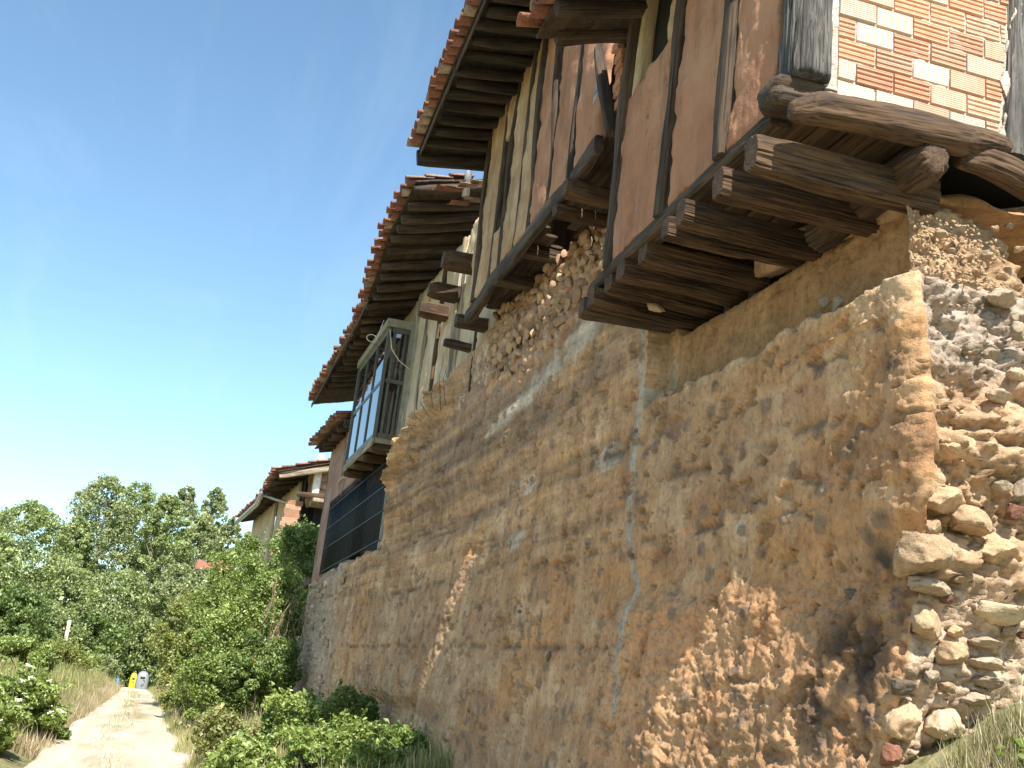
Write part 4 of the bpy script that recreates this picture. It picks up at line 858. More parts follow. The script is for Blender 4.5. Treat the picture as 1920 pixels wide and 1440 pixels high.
# ------------------------------------------------------------------ fourth house and the iron grille
h4 = thing('rosy_house', 'small rosy rendered house with slot window beside the glazed gallery', 'house', (2.4, 23, 2))
def seg4(y0, y1, z0, z1, sd_): return sheet('plaster_panel', [(x3(y0) - .04, y0, z0), (x3(y1) - .04, y1, z0), (x3(y1) - .04, y1, z1), (x3(y0) - .04, y0, z1)], 24, 40, (-1, -.05, 0), M['plaster_brick'], h4, pl_disp(sd_), .06, .015, sd_)
seg4(21.25, 22.5, 3.5, 5.1, 71); seg4(22.5, 23.1, 3.5, 3.9, 72); seg4(22.5, 23.1, 4.75, 5.1, 73); seg4(23.1, 24.0, 3.5, 5.1, 74); seg4(24.0, 25.1, 1.8, 5.1, 75)
box('slot_window', (x3(22.8) + .02, 22.45, 3.85), (x3(22.8) + .06, 23.15, 4.8), M['dark'], h4, 0); box('window_sill', (x3(22.8) - .09, 22.45, 3.86), (x3(22.8), 23.15, 3.91), M['plaster_cream'], h4, .006)
box('window_void', (2.52, 21.2, 1.7), (2.56, 24.05, 3.55), M['dark'], h4, 0); box('wall_core', (2.58, 21.3, 1.8), (4.2, 25.05, 4.95), M['dark'], h4, 0)
sheet('far_gable', [(x3(25.1) - .04, 25.12, 1.7), (4.2, 25.12, 1.7), (4.2, 25.12, 5.2), (x3(25.1) - .04, 25.12, 5.1)], 10, 10, (0, 1, 0), M['plaster_brick'], h4)
sheet('near_gable', [(x3(21.2) - .04, 21.24, 5.0), (4.2, 21.24, 5.0), (4.2, 21.24, 5.6), (x3(21.2) - .04, 21.24, 5.2)], 10, 10, (0, -1, 0), M['plaster_brick'], h4)
ev4 = [AY(648, 783, 21.4), AY(628, 800, 22.6), AY(606, 822, 23.8), AY(590, 842, 25.0)]
tiled_roof(h4, ev4, math.radians(16), 3, 1.1, rafters=np.arange(.1, 3.8, .42), soffit='wood_dark', jit=1.6)
gr = thing('window_grille', 'black iron window grille of many upright bars below the glazed gallery', 'grille', (2.45, 20, 2))
def gxy(t): return np.array([2.56 - .31 * t, 17.75 + 6.2 * t])
gm = None
for i in range(44):
    q = gxy((i + .5) / 44); z0 = 2.07 - .17 * (i / 44) + .02; z1 = 3.62
    o = beam('bar', (q[0], q[1], z0), (q[0], q[1], z0 + 1.62), .018, .018, M['metal_black'], gr, e=2, na=6, seg=9, rough=0, bend=0, endr=0, data=gm); gm = o.data
for zz in (2.12, 2.62, 3.06, 3.5):
    a_, b_ = gxy(0), gxy(1); beam('rail', (a_[0], a_[1], zz), (b_[0], b_[1], zz - .15), .03, .012, M['metal_black'], gr, e=9, na=4, seg=20, rough=0, bend=0, endr=0)
# cables
c0 = AY(731, 618, 17.3); c1 = AY(735, 655, 17.3); c2 = AY(748, 676, 17.3); c3 = AY(765, 690, 17.35); c4 = AY(779, 698, 17.4); c5 = AY(781, 720, 17.4)
tag(tube('cable', [c0, c1, c2, c3, c4, c5], .009, M['cable'], None, 6), 'thin white cable hanging across the side of the glazed gallery', 'cable')
rc = AY(697, 634, 17.4); tag(tube('cable_loop', [rc + .085 * np.array([math.cos(t), .0, .75 * math.sin(t)]) for t in np.linspace(0, 2 * math.pi, 18)] + [AY(712, 622, 17.4), AY(720, 600, 17.4)], .008, M['cable'], None, 6), 'coiled loop of pale cable hanging under the tiled eave', 'cable')

# ------------------------------------------------------------------ fifth house down the slope
h5 = thing('farm_house', 'distant low farmhouse with ragged tiled roof rising above the brambles', 'house', (2, 36, 0))
er = AY(522, 884, 31.5); em = AY(488, 938, 38); el = AY(448, 974, 45)
ev5 = [er, (er + em) / 2 + [0, 0, -.05], em, (em + el) / 2, el]
tiled_roof(h5, ev5, math.radians(18), 9, 3.4, rafters=np.arange(.1, 14, .75), raf=(.14, .16), soffit='wood_dark', pitch=.24, jit=2.0)
def seg5(y0, y1, xa, xb_, z0, z1, mt, sd_): return sheet('plaster_panel', [(xa, y0, z0), (xb_, y1, z0), (xb_, y1, z1), (xa, y0, z1)], 20, 24, (-1, -.06, 0), M[mt], h5, pl_disp(sd_), .08, .03, sd_)
seg5(33.5, 37.5, 2.12, 1.75, 0, 5.5, 'plaster_cream', 81); seg5(38.1, 45.2, 1.7, 1.25, 0, 5.5, 'plaster_cream', 82); seg5(37.5, 38.1, 1.75, 1.7, 0, 3.3, 'plaster_cream', 83)
box('window_void', (1.82, 37.4, 3.3), (1.9, 38.2, 4.9), M['wood_dark'], h5, 0); box('wall_core', (2.25, 32.6, -.5), (6, 45, 5.5), M['dark'], h5, 0)
gA, gB = AY(578, 925, 32.0), AY(640, 925, 32.0)
sheet('gable_wall', [(gA[0], 32.3, 4.55), (5.2, 32.3, 4.55), (5.2, 32.3, 6.6), (gA[0], 32.3, 5.75)], 30, 20, (0, -1, 0), M['plaster_ochre'], h5, pl_disp(88, 2.5), .1, .04, 3)
p0 = AY(589, 928, 32.0); beam('gable_post', p0, p0 + [.02, 0, 1.25], .22, .16, M['white'], h5, up=(0, 1, 0), e=5, seg=.2)
for q in range(10): put('brick', BT['t'], h5, Matrix.Translation((p0[0] + .16 + .13 * (q % 2), 32.18, p0[2] + .02 + .22 * (q // 2) + random.uniform(0, .05))) @ Matrix.Rotation(random.uniform(-.2, .2), 4, 'Y') @ Matrix.Diagonal((.9, 1, 1.2, 1)))
beam('gable_beam', (p0[0] - .5, 31.95, p0[2] - .05), (5, 31.95, p0[2] + .1), .2, .16, M['wood_mid'], h5, e=5, seg=.3)
box('porch_roof', (p0[0] - .1, 31.0, p0[2] - .35), (5, 32.2, p0[2] - .22), M['wood_pale'], h5, .03)
box('porch_void', (p0[0] + .1, 32.3, 1.5), (5, 32.4, p0[2] - .2), M['dark'], h5, 0)
for q in range(13): put('corner_brick', BT['t' if q % 3 else 's'], h5, Matrix.Translation((AY(566, 950, 32.3)[0] - .2 - q * .02 + random.uniform(-.05, .05), 32.1, p0[2] - .36 - q * .13)) @ Matrix.Rotation(random.uniform(-.06, .06), 4, 'Y') @ Matrix.Diagonal((2.0, 4, 1.05, 1)))
beam('verge_beam', er + [.05, .1, -.1], er + [2.2, .1, .55], .14, .16, M['wood_pale'], h5, e=4, seg=.2, rough=.08)
gu = [em + [-.05, -2.6, -.12], em + [-.08, 0, -.14], el + [-.08, 0, -.14]]; tube('gutter', gu, .09, M['metal_grey'], h5, 8)
dq = em + [-.05, -2.5, -.15]; tube('downpipe', [dq, dq + [.45, -.2, -.12], dq + [.95, -.4, -.22], dq + [.98, -.4, -3]], .06, M['metal_grey'], h5, 8)

h6 = thing('distant_house', 'scrap of a white distant house with red roof among the trees', 'house', (-.1, 72, -1))
qa, qb = AY(372, 1085, 72), AY(424, 1062, 72)
box('wall', (qa[0], 72, -1.5), (qb[0], 76, qb[2] - .3), M['white'], h6, .02)
ra_ = [(qa[0] - .3, 71.7, qb[2] - .45), (qb[0] + .3, 71.7, qb[2] - .45), (qb[0] + .3, 74, qb[2] + .35), (qa[0] - .3, 74, qb[2] + .35)]
sheet('roof', ra_, 12, 6, (0, -.4, 1), M['tile'], h6, lambda A, B: .05 * np.sin(A * 25), .1, .02, 2)
box('chimney', ((qa[0] + qb[0]) / 2 + .2, 73.4, qb[2] - .3), ((qa[0] + qb[0]) / 2 + .5, 73.8, qb[2] + .55), M['tile'], h6, .02)

# ------------------------------------------------------------------ vegetation
M['leaf_poplar'] = leafmat('poplar_leaves', (.13, .17, .06), (.27, .34, .13), (.42, .48, .23))
M['leaf_poplar2'] = leafmat('grey_green_leaves', (.14, .175, .08), (.29, .34, .155), (.45, .49, .27))
M['leaf_dark'] = leafmat('dark_green_leaves', (.07, .115, .035), (.16, .235, .065), (.29, .36, .13))
M['leaf_mid'] = leafmat('bramble_leaves', (.11, .16, .04), (.24, .325, .085), (.41, .47, .18))
M['leaf_yellow'] = leafmat('yellowish_leaves', (.13, .155, .04), (.26, .30, .085), (.42, .43, .17))
M['leaf_dry'] = leafmat('dry_straw', (.20, .16, .08), (.34, .28, .165), (.46, .40, .27), .2)
M['leaf_grass'] = leafmat('grass_blades', (.12, .15, .045), (.25, .27, .09), (.42, .38, .19), .3)
M['flower'] = flat('elder_blossom', (.74, .73, .6), .8, var=.1)
M['bark'] = stone('grey_bark', (.09, .075, .058), (.17, .145, .115), (.29, .26, .22))
M['twig'] = flat('dry_twig', (.19, .135, .085), .9)
def leaves(P, size, sd_, up=.3, asp=.55, shp=None):
    r = np.random.default_rng(sd_); n = len(P)
    nrm = r.normal(size=(n, 3)); nrm[:, 2] = np.abs(nrm[:, 2]) * .7 + up; nrm /= np.linalg.norm(nrm, axis=1)[:, None]
    t = r.normal(size=(n, 3)); t -= (t * nrm).sum(1)[:, None] * nrm; t /= np.linalg.norm(t, axis=1)[:, None]; b = np.cross(nrm, t)
    s = (size * np.exp(r.normal(0, .28, n)))[:, None]
    fold = nrm * s * .12
    V = np.stack([P - t * s * .5, P - t * s * .02 + b * s * asp * .5 + fold, P + t * s * .5 - fold * .8, P - t * s * .02 - b * s * asp * .5 + fold], 1).reshape(-1, 3)
    k = np.arange(n)[:, None] * 4; Fq = np.concatenate([k + [0, 1, 2], k + [0, 2, 3]], 0) if False else np.stack([k + np.array([0, 2, 1]), k + np.array([0, 3, 2])], 1).reshape(-1, 3)
    return V, Fq
def foliage(name, P, size, mat, parent, sd_, bias=None, up=.3, asp=.55):
    V, Fq = leaves(P, size, sd_, up, asp); r = np.random.default_rng(sd_ + 1)
    rd = np.clip(r.normal(.45, .22, len(P)) + (0 if bias is None else bias), 0, 1)
    return put(name, mesh_data(name, V, Fq, M[mat], False, {'rnd': np.repeat(rd, 4)}), parent)
def clumps(C_, r_, n, sd_, shell=.55):
    """n points in blobs of radius r_ round the centres C_, thin inside, ragged outside"""
    r = np.random.default_rng(sd_); i = r.integers(0, len(C_), n); v = r.normal(size=(n, 3)); v /= np.linalg.norm(v, axis=1)[:, None]
    q = shell + (1 - shell) * r.random(n) ** .7 + np.abs(r.normal(0, .12, n)); v[:, 2] *= .75
    return C_[i] + v * (np.asarray(r_)[i] * q)[:, None], i
def bush(name, label, cat, px, pytop, y, wpx, mat, n=5000, size=.075, sd_=0, ry=None, group=None, stems=6, lobes=14, flowers=0, fill=1.0, twigcol='twig'):
    top = AY(px, pytop, y); s = depth(top) / F; rx = wpx * s * .62; ry = ry or rx * .8; g0 = float(gz(top[0], y)); H = max(.3, top[2] - g0)
    t = thing(name, label, cat, (top[0], y, g0), group); r = np.random.default_rng(sd_)
    th = r.random(lobes * 3) * 2 * np.pi; hh = r.random(lobes * 3) ** .8; rr = np.sqrt(r.random(lobes * 3)) * (1.15 - .6 * hh ** 1.6)
    C_ = np.stack([top[0] + rx * .78 * rr * np.cos(th), y + ry * .78 * rr * np.sin(th), g0 + H * (.06 + .80 * hh)], -1)
    cr = (.10 + .24 * r.random(lobes * 3) ** 1.5) * min(rx, H * .8) * 1.15
    P, i = clumps(C_, cr, int(n * 2.2), sd_ + 2); size = size * .8
    P = P[(P[:, 2] > g0 - .05) & (P[:, 0] < np.where(P[:, 1] < 25.4, xw(P[:, 1]) - .1, 99))]
    ns = int(n * .12); js = r.integers(0, len(C_), ns // 14 + 1)                      # loose arching sprays
    sp_ = []
    for j in js:
        c = C_[j]; dr = r.normal(size=3); dr[2] = abs(dr[2]) * .9 + .2; dr /= np.linalg.norm(dr); ln = r.uniform(.25, .55) * min(rx, H) ; u_ = np.linspace(.4, 1.25, 14)[:, None]
        sp_.append(c + dr * u_ * (cr[j] + ln * .6) - np.array([0, 0, 1]) * (u_ ** 2) * .18 * ln + r.normal(0, .02, (14, 3)))
    P = np.vstack([P] + sp_)
    P = P[(P[:, 2] > g0 - .05) & (P[:, 0] < np.where(P[:, 1] < 25.4, xw(P[:, 1]) - .1, 99))]
    foliage('foliage', P, size, mat, t, sd_ + 3, bias=.22 * fbm(P[:, 0] * 2, P[:, 1] * 2, P[:, 2] * 2, 2, sd_))
    for q in range(stems):
        c = C_[r.integers(0, len(C_))]; b = np.array([top[0] + r.normal(0, rx * .2), y + r.normal(0, ry * .2), g0 - .05]); m_ = (b + c) / 2 + r.normal(0, .08 * H, 3) + [0, 0, .12 * H]; tp = c + (c - m_) * .35 + r.normal(0, .05, 3)
        tube('stem', [b, m_, c, tp], [.018 * H ** .5, .013 * H ** .5, .008, .003], M[twigcol], t, 5)
    if flowers:
        V = []; Fq = []
        for q in range(22):
            a_, d_ = r.random() * 6.28, math.sqrt(r.random()); c = np.array([d_ * math.cos(a_), d_ * math.sin(a_), .18 * (1 - d_ * d_) + r.normal(0, .03)]); e = .26
            k = len(V); V += [c + [e, 0, 0], c + [0, e, .02], c + [-e, 0, 0], c + [0, -e, .02], c + [0, 0, .12]]; Fq += [[k, k + 1, k + 4], [k + 1, k + 2, k + 4], [k + 2, k + 3, k + 4], [k + 3, k, k + 4]]
        fm = mesh_data('flower_head', V, Fq, M['flower'], True)
        for q in range(flowers):
            c = P[r.integers(0, len(P))]; 
            if c[2] < g0 + H * .35: continue
            o_ = c + [0, -.08, .06]; sc = r.uniform(.025, .055)
            put('flower_head', fm, t, Matrix.Translation(o_) @ Matrix.Rotation(r.normal(.25, .25), 4, 'X') @ Matrix.Rotation(r.normal(0, .3), 4, 'Y') @ Matrix.Diagonal((sc, sc, sc, 1)))
    return t
def tree(name, label, px, pytop, y, wpx, mat, n=12000, size=.22, sd_=0, low=.14, group='trees beyond the end of the track', trunk_r=.16):
    top = AY(px, pytop, y); s = depth(top) / F; rx = wpx * s * .6; g0 = float(gz(top[0], y)); H = top[2] - g0; r = np.random.default_rng(sd_)
    t = thing(name, label, 'tree', (top[0], y, g0), group)
    lean = r.normal(0, .02 * H, 2)
    def ax(h): return np.array([top[0] + lean[0] * (h - h * h) * 2, y + lean[1] * (h - h * h) * 2, g0 + h * H])
    hs = np.linspace(0, .96, 8); tube('trunk', [ax(h) + [r.normal(0, .04), 0, 0] for h in hs], [trunk_r * (H / 14) * (1 - .93 * h) for h in hs], M['bark'], t, 8)
    nc = 300; hh = low + (1 - low) * r.random(nc) ** .85
    prof = np.interp(hh, [low, low + .12, .45, .7, .88, 1.0], [.6, .95, 1.1, 1.02, .74, .16])
    th = r.random(nc) * 2 * np.pi; rr = (.35 + .65 * np.sqrt(r.random(nc))) * prof * rx
    C_ = np.array([ax(h) for h in hh]) + np.stack([rr * np.cos(th), rr * np.sin(th), 0 * rr], -1)
    cr = (.06 + .11 * r.random(nc)) * rx * 1.5 * (.6 + .4 * prof)
    P, i = clumps(C_, cr, n, sd_ + 2, .35); P[:, 2] = np.minimum(P[:, 2], top[2] + .3)
    foliage('crown', P, size, mat, t, sd_ + 3, bias=.18 * r.normal(size=nc)[i], up=.15, asp=.7)
    for q in range(10):
        j = r.integers(0, nc); h0 = max(.08, hh[j] - r.uniform(.12, .25)); b = ax(h0); c = C_[j]; m_ = b * .45 + c * .55 - [0, 0, .04 * H * r.random()]
        tube('limb', [b, m_, c], [.06 * (H / 14), .04 * (H / 14), .012], M['bark'], t, 5)
    return t
TR = [(65, 962, 88, 150, 'leaf_poplar', 'broad rounded poplar, separate at the left edge of the wood'), (-25, 1000, 80, 130, 'leaf_poplar', 'poplar cut off by the left picture edge'),
      (205, 912, 98, 130, 'leaf_poplar2', 'tallest poplar, its top left of the wood centre'), (262, 922, 100, 120, 'leaf_poplar', 'tall poplar just right of the tallest one'), (150, 985, 94, 70, 'leaf_poplar', 'slim poplar in the gap between rounded and tallest poplar'),
      (318, 945, 96, 90, 'leaf_poplar', 'poplar standing above the middle of the track'), (352, 928, 112, 66, 'leaf_poplar2', 'slender pointed poplar, left one of the far pair'), (410, 930, 115, 62, 'leaf_poplar2', 'slender pointed poplar, right one of the far pair'),
      (385, 985, 100, 80, 'leaf_poplar2', 'greyish poplar in front of the slender far pair'), (440, 985, 105, 56, 'leaf_poplar2', 'poplar closest to the farmhouse roof'), (120, 1055, 86, 130, 'leaf_poplar', 'lower leafy tree below the rounded poplar'),
      (235, 1075, 90, 150, 'leaf_poplar', 'dark bushy tree behind the recycling containers'), (305, 1120, 92, 110, 'leaf_poplar', 'low tree right above the recycling containers'), (30, 1100, 78, 120, 'leaf_dark', 'dark low tree at the left picture edge'),
      (340, 1060, 88, 90, 'leaf_poplar2', 'grey green tree left of the white distant house'), (175, 1150, 86, 110, 'leaf_dark', 'dark low tree beside the concrete pole'), (280, 1185, 89, 90, 'leaf_dark', 'darkest low tree over the end of the track'), (90, 1130, 82, 110, 'leaf_poplar', 'low tree between concrete pole and picture edge'), (392, 1068, 62, 80, 'leaf_poplar2', 'small tree screening the white distant house'), (470, 1000, 100, 60, 'leaf_poplar', 'poplar half hidden behind the farmhouse eave')]
for i, (px, pt, y, wp, mt, lb) in enumerate(TR):
    tree('poplar_tree' if i < 10 else 'broadleaf_tree', lb, px, pt - (14 if i < 10 else 0), y, wp, mt, n=26000 if i < 10 else 14000, sd_=200 + i * 7, low=.10 if i < 10 else .03, size=.18)
BU = [('bramble_bush', 'dark green bush pressed against the grille end of the wall', 580, 935, 26.8, 125, 'leaf_dark', 9000, .085),
      ('bramble_bush', 'pale tipped tall bush under the farmhouse porch', 515, 970, 29.5, 130, 'leaf_mid', 9000, .09),
      ('bramble_bush', 'tall bush below the farmhouse gutter', 445, 1010, 32, 130, 'leaf_mid', 8000, .095),
      ('leafy_bush', 'yellowish green bush hanging over the track edge', 375, 1075, 33, 120, 'leaf_yellow', 9000, .09),
      ('bramble_bush', 'lush bramble at the far end of the earth wall', 540, 1040, 26.2, 150, 'leaf_mid', 9000, .085),
      ('bramble_bush', 'bright bramble in the middle of the bank', 450, 1105, 26.5, 160, 'leaf_mid', 10000, .085),
      ('leafy_bush', 'yellowish bush low on the bank by the track', 385, 1160, 28, 105, 'leaf_yellow', 8000, .085),
      ('bramble_bush', 'dark bramble at the foot of the grey masonry', 510, 1180, 23.5, 130, 'leaf_dark', 8000, .08),
      ('bramble_bush', 'rounded green bramble at the foot of the bank', 415, 1200, 24, 130, 'leaf_mid', 9000, .08),
      ('low_shrub', 'low yellowish shrub at the right track edge', 345, 1262, 31, 50, 'leaf_yellow', 3500, .08),
      ('nettle_patch', 'nettles beside the track, leftmost of the foreground weeds', 432, 1335, 16.5, 130, 'leaf_grass', 8000, .075),
      ('nettle_patch', 'leafy weeds in front of the grey masonry foot', 560, 1305, 17, 140, 'leaf_mid', 9000, .08),
      ('nettle_patch', 'dark leafy weeds climbing the wall foot', 655, 1290, 15.6, 120, 'leaf_dark', 7000, .08),
      ('nettle_patch', 'weeds in the hollow under the wall', 735, 1365, 13.9, 100, 'leaf_dark', 5000, .075),
      ('nettle_patch', 'bright weeds at the bottom edge next to the track', 470, 1385, 13.6, 150, 'leaf_mid', 8000, .08),
      ('nettle_patch', 'bright weeds at the bottom edge in the middle of the bank', 610, 1375, 13, 150, 'leaf_mid', 9000, .085),
      ('nettle_patch', 'bright weeds at the bottom edge touching the earth wall', 705, 1400, 12.2, 110, 'leaf_mid', 6000, .08),
      ('nettle_patch', 'fresh green weeds directly below the sunlit streak', 765, 1395, 12.9, 110, 'leaf_mid', 6000, .075),
      ('nettle_patch', 'low green weeds between dark weeds and bottom edge', 660, 1350, 14.2, 130, 'leaf_mid', 7000, .075),
      ('elder_bush', 'flowering elder with white umbels at the left track edge', 50, 1268, 18.5, 140, 'leaf_mid', 11000, .085),
      ('elder_bush', 'flowering elder cut off by the left picture edge', -5, 1290, 16, 110, 'leaf_mid', 8000, .085),
      ('elder_bush', 'small flowering elder nearest to the dry grass', 92, 1320, 19.5, 70, 'leaf_dark', 5000, .08),
      ('hedge_bush', 'green hedge bush behind the flowering elders', 35, 1195, 34, 170, 'leaf_mid', 9000, .1),
      ('hedge_bush', 'hedge bush hiding the foot of the concrete pole', 118, 1200, 44, 130, 'leaf_yellow', 8000, .11),
      ('hedge_bush', 'hedge bush beside the green post', 165, 1228, 56, 70, 'leaf_mid', 5000, .12),
      ('hedge_bush', 'grey green bush left of the recycling containers', 200, 1225, 76, 60, 'leaf_poplar2', 4500, .15),
      ('hedge_bush', 'small bush right of the recycling containers', 318, 1238, 70, 44, 'leaf_poplar2', 4500, .15)]
for i, (nm, lb, px, pt, y, wp, mt, n, sz) in enumerate(BU):
    bush(nm, lb, {'nettle_patch': 'weeds', 'low_shrub': 'shrub'}.get(nm, 'bush'), px, pt, y, wp, mt, n, sz, 500 + i * 11, group='bushes along the track', flowers=110 if 'elder' in nm else 0, stems=5)
# dry trailing vine on the end of the wall
vn = thing('dry_vine', 'leafless dry vine trailing down the grey masonry end', 'vine', (2.2, 25.4, 0), None)
for q in range(46):
    p = AY(random.uniform(505, 575), random.uniform(1080, 1200), random.uniform(24.2, 25.3)); p[0] = min(p[0], xw(p[1]) - .12); L = random.uniform(.5, 1.6)
    tube('stem', [p, p + [random.uniform(-.25, .15), random.uniform(-.2, .1), -.3 * L], p + [random.uniform(-.3, .2), random.uniform(-.3, .1), -.7 * L], p + [random.uniform(-.35, .2), random.uniform(-.3, .1), -L]], [.010, .008, .006, .003], M['twig'], vn, 4)
# twigs rooted on the ledge in front of the plastered house
tw = thing('ledge_weed', 'dry leafless weed growing on the wall ledge beside the gallery', 'weed', (2.5, 15.5, 3.9))
for (px, py, dx, dz) in ((826, 770, .06, .75), (800, 775, -.5, .25), (790, 790, -.45, .12), (835, 760, .1, .5), (812, 765, -.2, .5), (780, 800, -.3, -.02)):
    p = AX(px, py, 2.42); e = p + [-.05, random.uniform(-.1, .1) - dx, dz]; m_ = (p + e) / 2 + [-.04, .05, .08]
    tube('stem', [p, m_, e], [.006, .005, .002], M['twig'], tw, 4)
    for z in range(4): k = p + (e - p) * random.uniform(.3, .95); tube('stem', [k, k + [random.uniform(-.1, .05), random.uniform(-.18, .18), random.uniform(.02, .14)]], [.003, .0015], M['twig'], tw, 4)
# grass: nobody could count it
def grass(name, label, X, Y, hgt, wid, mat, sd_, zoff=0, zf=None):
    r = np.random.default_rng(sd_); n = len(X); Zb = (gz(X, Y) if zf is None else zf) - .02 + zoff; hh = hgt * np.exp(r.normal(0, .35, n)); a_ = r.random(n) * 6.283; ld = .45 * hh * r.random(n)
    la = r.random(n) * 6.283; bx, by = np.cos(a_) * wid / 2, np.sin(a_) * wid / 2; B = np.stack([X, Y, Zb], -1)
    Md = B + np.stack([np.cos(la) * ld * .35, np.sin(la) * ld * .35, hh * .6], -1); Tp = B + np.stack([np.cos(la) * ld, np.sin(la) * ld, hh], -1); w_ = np.stack([bx, by, 0 * bx], -1)
    V = np.stack([B - w_, B + w_, Md + w_ * .8, Md - w_ * .8, Tp], 1).reshape(-1, 3); k = np.arange(n)[:, None] * 5
    Fq = np.stack([k + np.array([0, 1, 2]), k + np.array([0, 2, 3]), k + np.array([3, 2, 4])], 1).reshape(-1, 3)
    rd = np.repeat(np.clip(r.normal(.5, .25, n) + .25 * fbm(X * .8, Y * .8, o=2, s=sd_), 0, 1), 5)
    return tag(put(name, mesh_data(name, V, Fq, M[mat], False, {'rnd': rd})), label, 'grass', kind='stuff')
def band(n, y0, y1, f, sd_, pw=1.6):
    r = np.random.default_rng(sd_); Y = y0 + (y1 - y0) * r.random(n) ** pw; return f(Y, r.random(n), r), Y
X, Y = band(12000, 17, 62, lambda Y, u, r: road_l(Y) + .10 - 1.0 * u ** 1.5 + .15 * fbm(Y * 1.2, Y * 0, o=3, s=2), 31)
grass('dry_grass', 'tall straw coloured grass along the left track edge', X, Y, .20, .011, 'leaf_dry', 32)
X, Y = band(16000, 11, 60, lambda Y, u, r: road_l(Y) - .3 - 3.5 * u, 33)
grass('meadow_grass', 'green grass behind the straw on the left verge', X, Y, .28, .016, 'leaf_grass', 34)
X, Y = band(26000, 11.5, 60, lambda Y, u, r: road_r(Y) - .06 + 1.3 * u ** 1.4 + .15 * fbm(Y * 1.1, Y * 0, o=3, s=9), 35)
grass('verge_grass', 'green and straw mixed grass along the right track edge', X, Y, .18, .012, 'leaf_grass', 36)
X, Y = band(5000, 11, 50, lambda Y, u, r: road_r(Y) + .0 + 1.5 * u ** 1.2, 37)
grass('dry_grass', 'straw coloured grass in the right verge', X, Y, .26, .010, 'leaf_dry', 38)
X, Y = band(30000, 11.6, 40, lambda Y, u, r: np.minimum(road_r(Y) + .6 + 2.6 * u, np.where(Y < 25, xw(Y) - .12, 9)), 39, 1.3)
grass('bank_grass', 'grass and weeds on the bank below the earth wall', X, Y, .14, .014, 'leaf_grass', 40)
X, Y = band(6000, 13, 46, lambda Y, u, r: (road_l(Y) * .52 + road_r(Y) * .48) + .22 * r.normal(size=len(Y)) * .7, 41, 1.1); kk = fbm(X * .0 + Y * .55, Y * 0, o=3, s=55) > -.15 ; X, Y = X[kk], Y[kk]
grass('strip_grass', 'worn grass strip between the wheel ruts', X, Y, .08, .012, 'leaf_grass', 42, .06)
r = np.random.default_rng(77); X = 3.22 + .45 * r.random(3200) ** .7; Y = 3.85 + .5 * r.random(3200); 
grass('corner_grass', 'dry grass tuft at the foot of the stone corner', X[900:], Y[900:], .13, .005, 'leaf_dry', 43)
grass('corner_grass', 'green grass at the foot of the stone corner', X[:1100] + .03, Y[:1100], .12, .006, 'leaf_grass', 44)
wd_ = thing('broadleaf_weed', 'broad leaved green weed in the dry grass at the stone corner', 'weed', (3.45, 4.0, -.1))
P = np.stack([3.36 + .2 * r.random(90), 3.9 + .22 * r.random(90), .01 + .14 * r.random(90)], -1); P[:, 2] += gz(P[:, 0], P[:, 1]); foliage('foliage', P, .055, 'leaf_mid', wd_, 901, up=.6, asp=.75)
for q in range(5): b = np.array([3.45 + .05 * r.normal(), 4.0, float(gz(3.45, 4.0))]); tube('stem', [b, b + [.02 * r.normal(), -.02, .08], b + [.04 * r.normal(), -.04, .17]], [.005, .004, .002], M['leaf_grass'], wd_, 5)

# ------------------------------------------------------------------ small things along the track
M['bin_yellow'] = flat('yellow_plastic', (.75, .52, .02), .5, var=.1); M['bin_grey'] = flat('grey_plastic', (.22, .23, .25), .5, var=.08); M['blue'] = flat('blue_plastic', (.05, .2, .5), .5); M['green_post'] = flat('pale_green_paint', (.35, .5, .38), .6); M['concrete'] = stone('concrete_pole', (.4, .38, .34), (.5, .48, .44), (.6, .58, .54), .003)
def container(name, label, px0, px1, y, mat, pyb=1290, pyt=1258, w3=None):
    a_ = AY(px0, pyb, y); b_ = AY(px1, pyb, y); tz = AY((px0 + px1) / 2, pyt, y)[2]; g0 = float(gz((a_[0] + b_[0]) / 2, y)); cx = (a_[0] + b_[0]) / 2; wd = b_[0] - a_[0]; H = tz - g0
    t = thing(name, label, 'container', (cx, y, g0)); n = 24; V = []; Fq = []
    prof = [(.86, 0), (.93, .06), (1.0, .35), (1.0, .62), (.9, .82), (.66, .95), (.3, 1.0), (.02, 1.01)]
    for rr, zz in prof:
        for k in range(n):
            th = 2 * math.pi * k / n; c, s = math.cos(th), math.sin(th); m_ = (abs(c) ** 3.5 + abs(s) ** 3.5) ** (-1 / 3.5); V.append((cx + rr * wd / 2 * c * m_, y + rr * wd / 2 * s * m_, g0 + zz * H))
    for i in range(len(prof) - 1):
        for k in range(n): Fq.append([i * n + k, i * n + (k + 1) % n, (i + 1) * n + (k + 1) % n, (i + 1) * n + k])
    Fq.append([(len(prof) - 1) * n + k for k in range(n)]); put('body', mesh_data('body', V, Fq, mat, True), t)
    tube('lifting_ring', [(cx - .1, y, g0 + H * .99), (cx - .08, y, g0 + H * 1.07), (cx + .08, y, g0 + H * 1.07), (cx + .1, y, g0 + H * .99)], .02, M['metal_grey'], t, 6)
    yy = y - wd / 2 * 1.02
    tube('slot', [(cx - wd * .16, yy + .02, g0 + H * .74), (cx + wd * .2, yy + .02, g0 + H * .74)], .06, M['metal_black'], t, 8)
    return t, cx, yy, g0, wd, H
t, cx, yy, g0, wd, H = container('recycling_container', 'grey dome shaped recycling container at the end of the track', 252, 276, 76, M['bin_grey'])
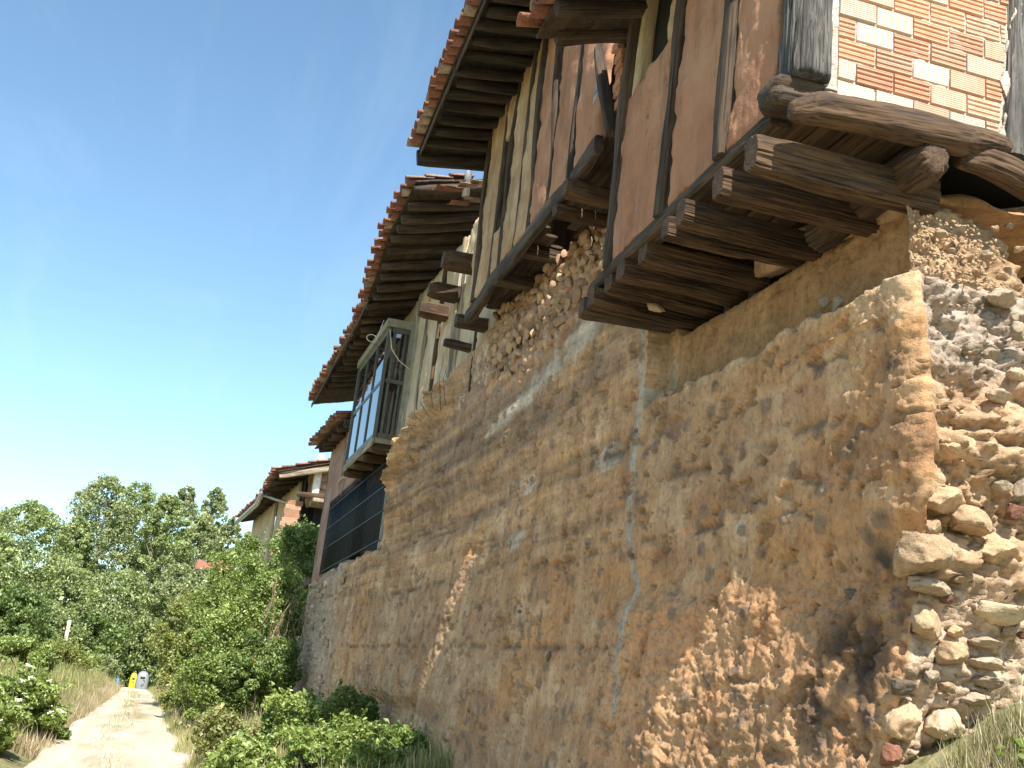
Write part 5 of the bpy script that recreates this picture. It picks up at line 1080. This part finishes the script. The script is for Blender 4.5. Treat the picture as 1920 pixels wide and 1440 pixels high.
# dark recycling arrow mark on its front
tube('emblem', [(cx + wd * .05, yy, g0 + H * .66), (cx + wd * .22, yy, g0 + H * .62), (cx + wd * .18, yy, g0 + H * .45), (cx - wd * .02, yy, g0 + H * .38), (cx + wd * .06, yy, g0 + H * .48)], .018, M['metal_black'], t, 5)
t, cx, yy, g0, wd, H = container('recycling_container', 'yellow recycling container beside the grey one', 240, 254, 77.5, M['bin_yellow'], pyt=1261)
tube('emblem', [(cx - wd * .1, yy, g0 + H * .6), (cx + wd * .12, yy, g0 + H * .6), (cx, yy, g0 + H * .45), (cx - wd * .1, yy, g0 + H * .6)], .02, M['metal_black'], t, 5)
p = AY(221, 1276, 62); g0 = float(gz(p[0], 62)); tag(tube('marker_post', [(p[0], 62, g0 - .1), (p[0], 62, p[2]), (p[0], 62, p[2] + .12)], [.09, .09, .05], M['blue'], None, 8), 'small pale blue marker post left of the recycling containers', 'post')
p = AY(163, 1257, 48); g0 = float(gz(p[0], 48)); t = thing('green_post', 'thin pale green post with crossbar in the straw', 'post', (p[0], 48, g0)); tube('upright', [(p[0], 48, g0 - .1), (p[0], 48, p[2])], .035, M['green_post'], t, 6); tube('crossbar', [(p[0] - .24, 48, p[2]), (p[0] + .22, 48, p[2] + .02)], .03, M['green_post'], t, 6)
p = AY(131, 1163, 80); g0 = float(gz(p[0], 80)); t = thing('concrete_pole', 'pale concrete utility pole rising from the hedge', 'pole', (p[0], 80, g0)); put('shaft', boxm('shaft', .24, .2, p[2] - g0, M['concrete'], .02), t, Matrix.Translation((p[0], 80, (p[2] + g0) / 2))); put('base_block', boxm('base_block', .34, .3, .6, M['concrete'], .02), t, Matrix.Translation((p[0], 80, g0 + .25)))
tag(tube('overhead_wire', [(p[0], 80, p[2] - .1), (p[0] + 4, 92, p[2] - .55), (p[0] + 12, 120, p[2] + .8)], .012, M['metal_black'], None, 4), 'thin dark wire running from the concrete pole', 'wire')
p = AY(323, 1246, 60); g0 = float(gz(p[0], 60)); tag(put('white_post', boxm('white_post', .2, .2, p[2] - g0 + .1, M['white'], .02), None, Matrix.Translation((p[0], 60, (p[2] + g0) / 2))), 'short white post at the right track edge by the bushes', 'post')
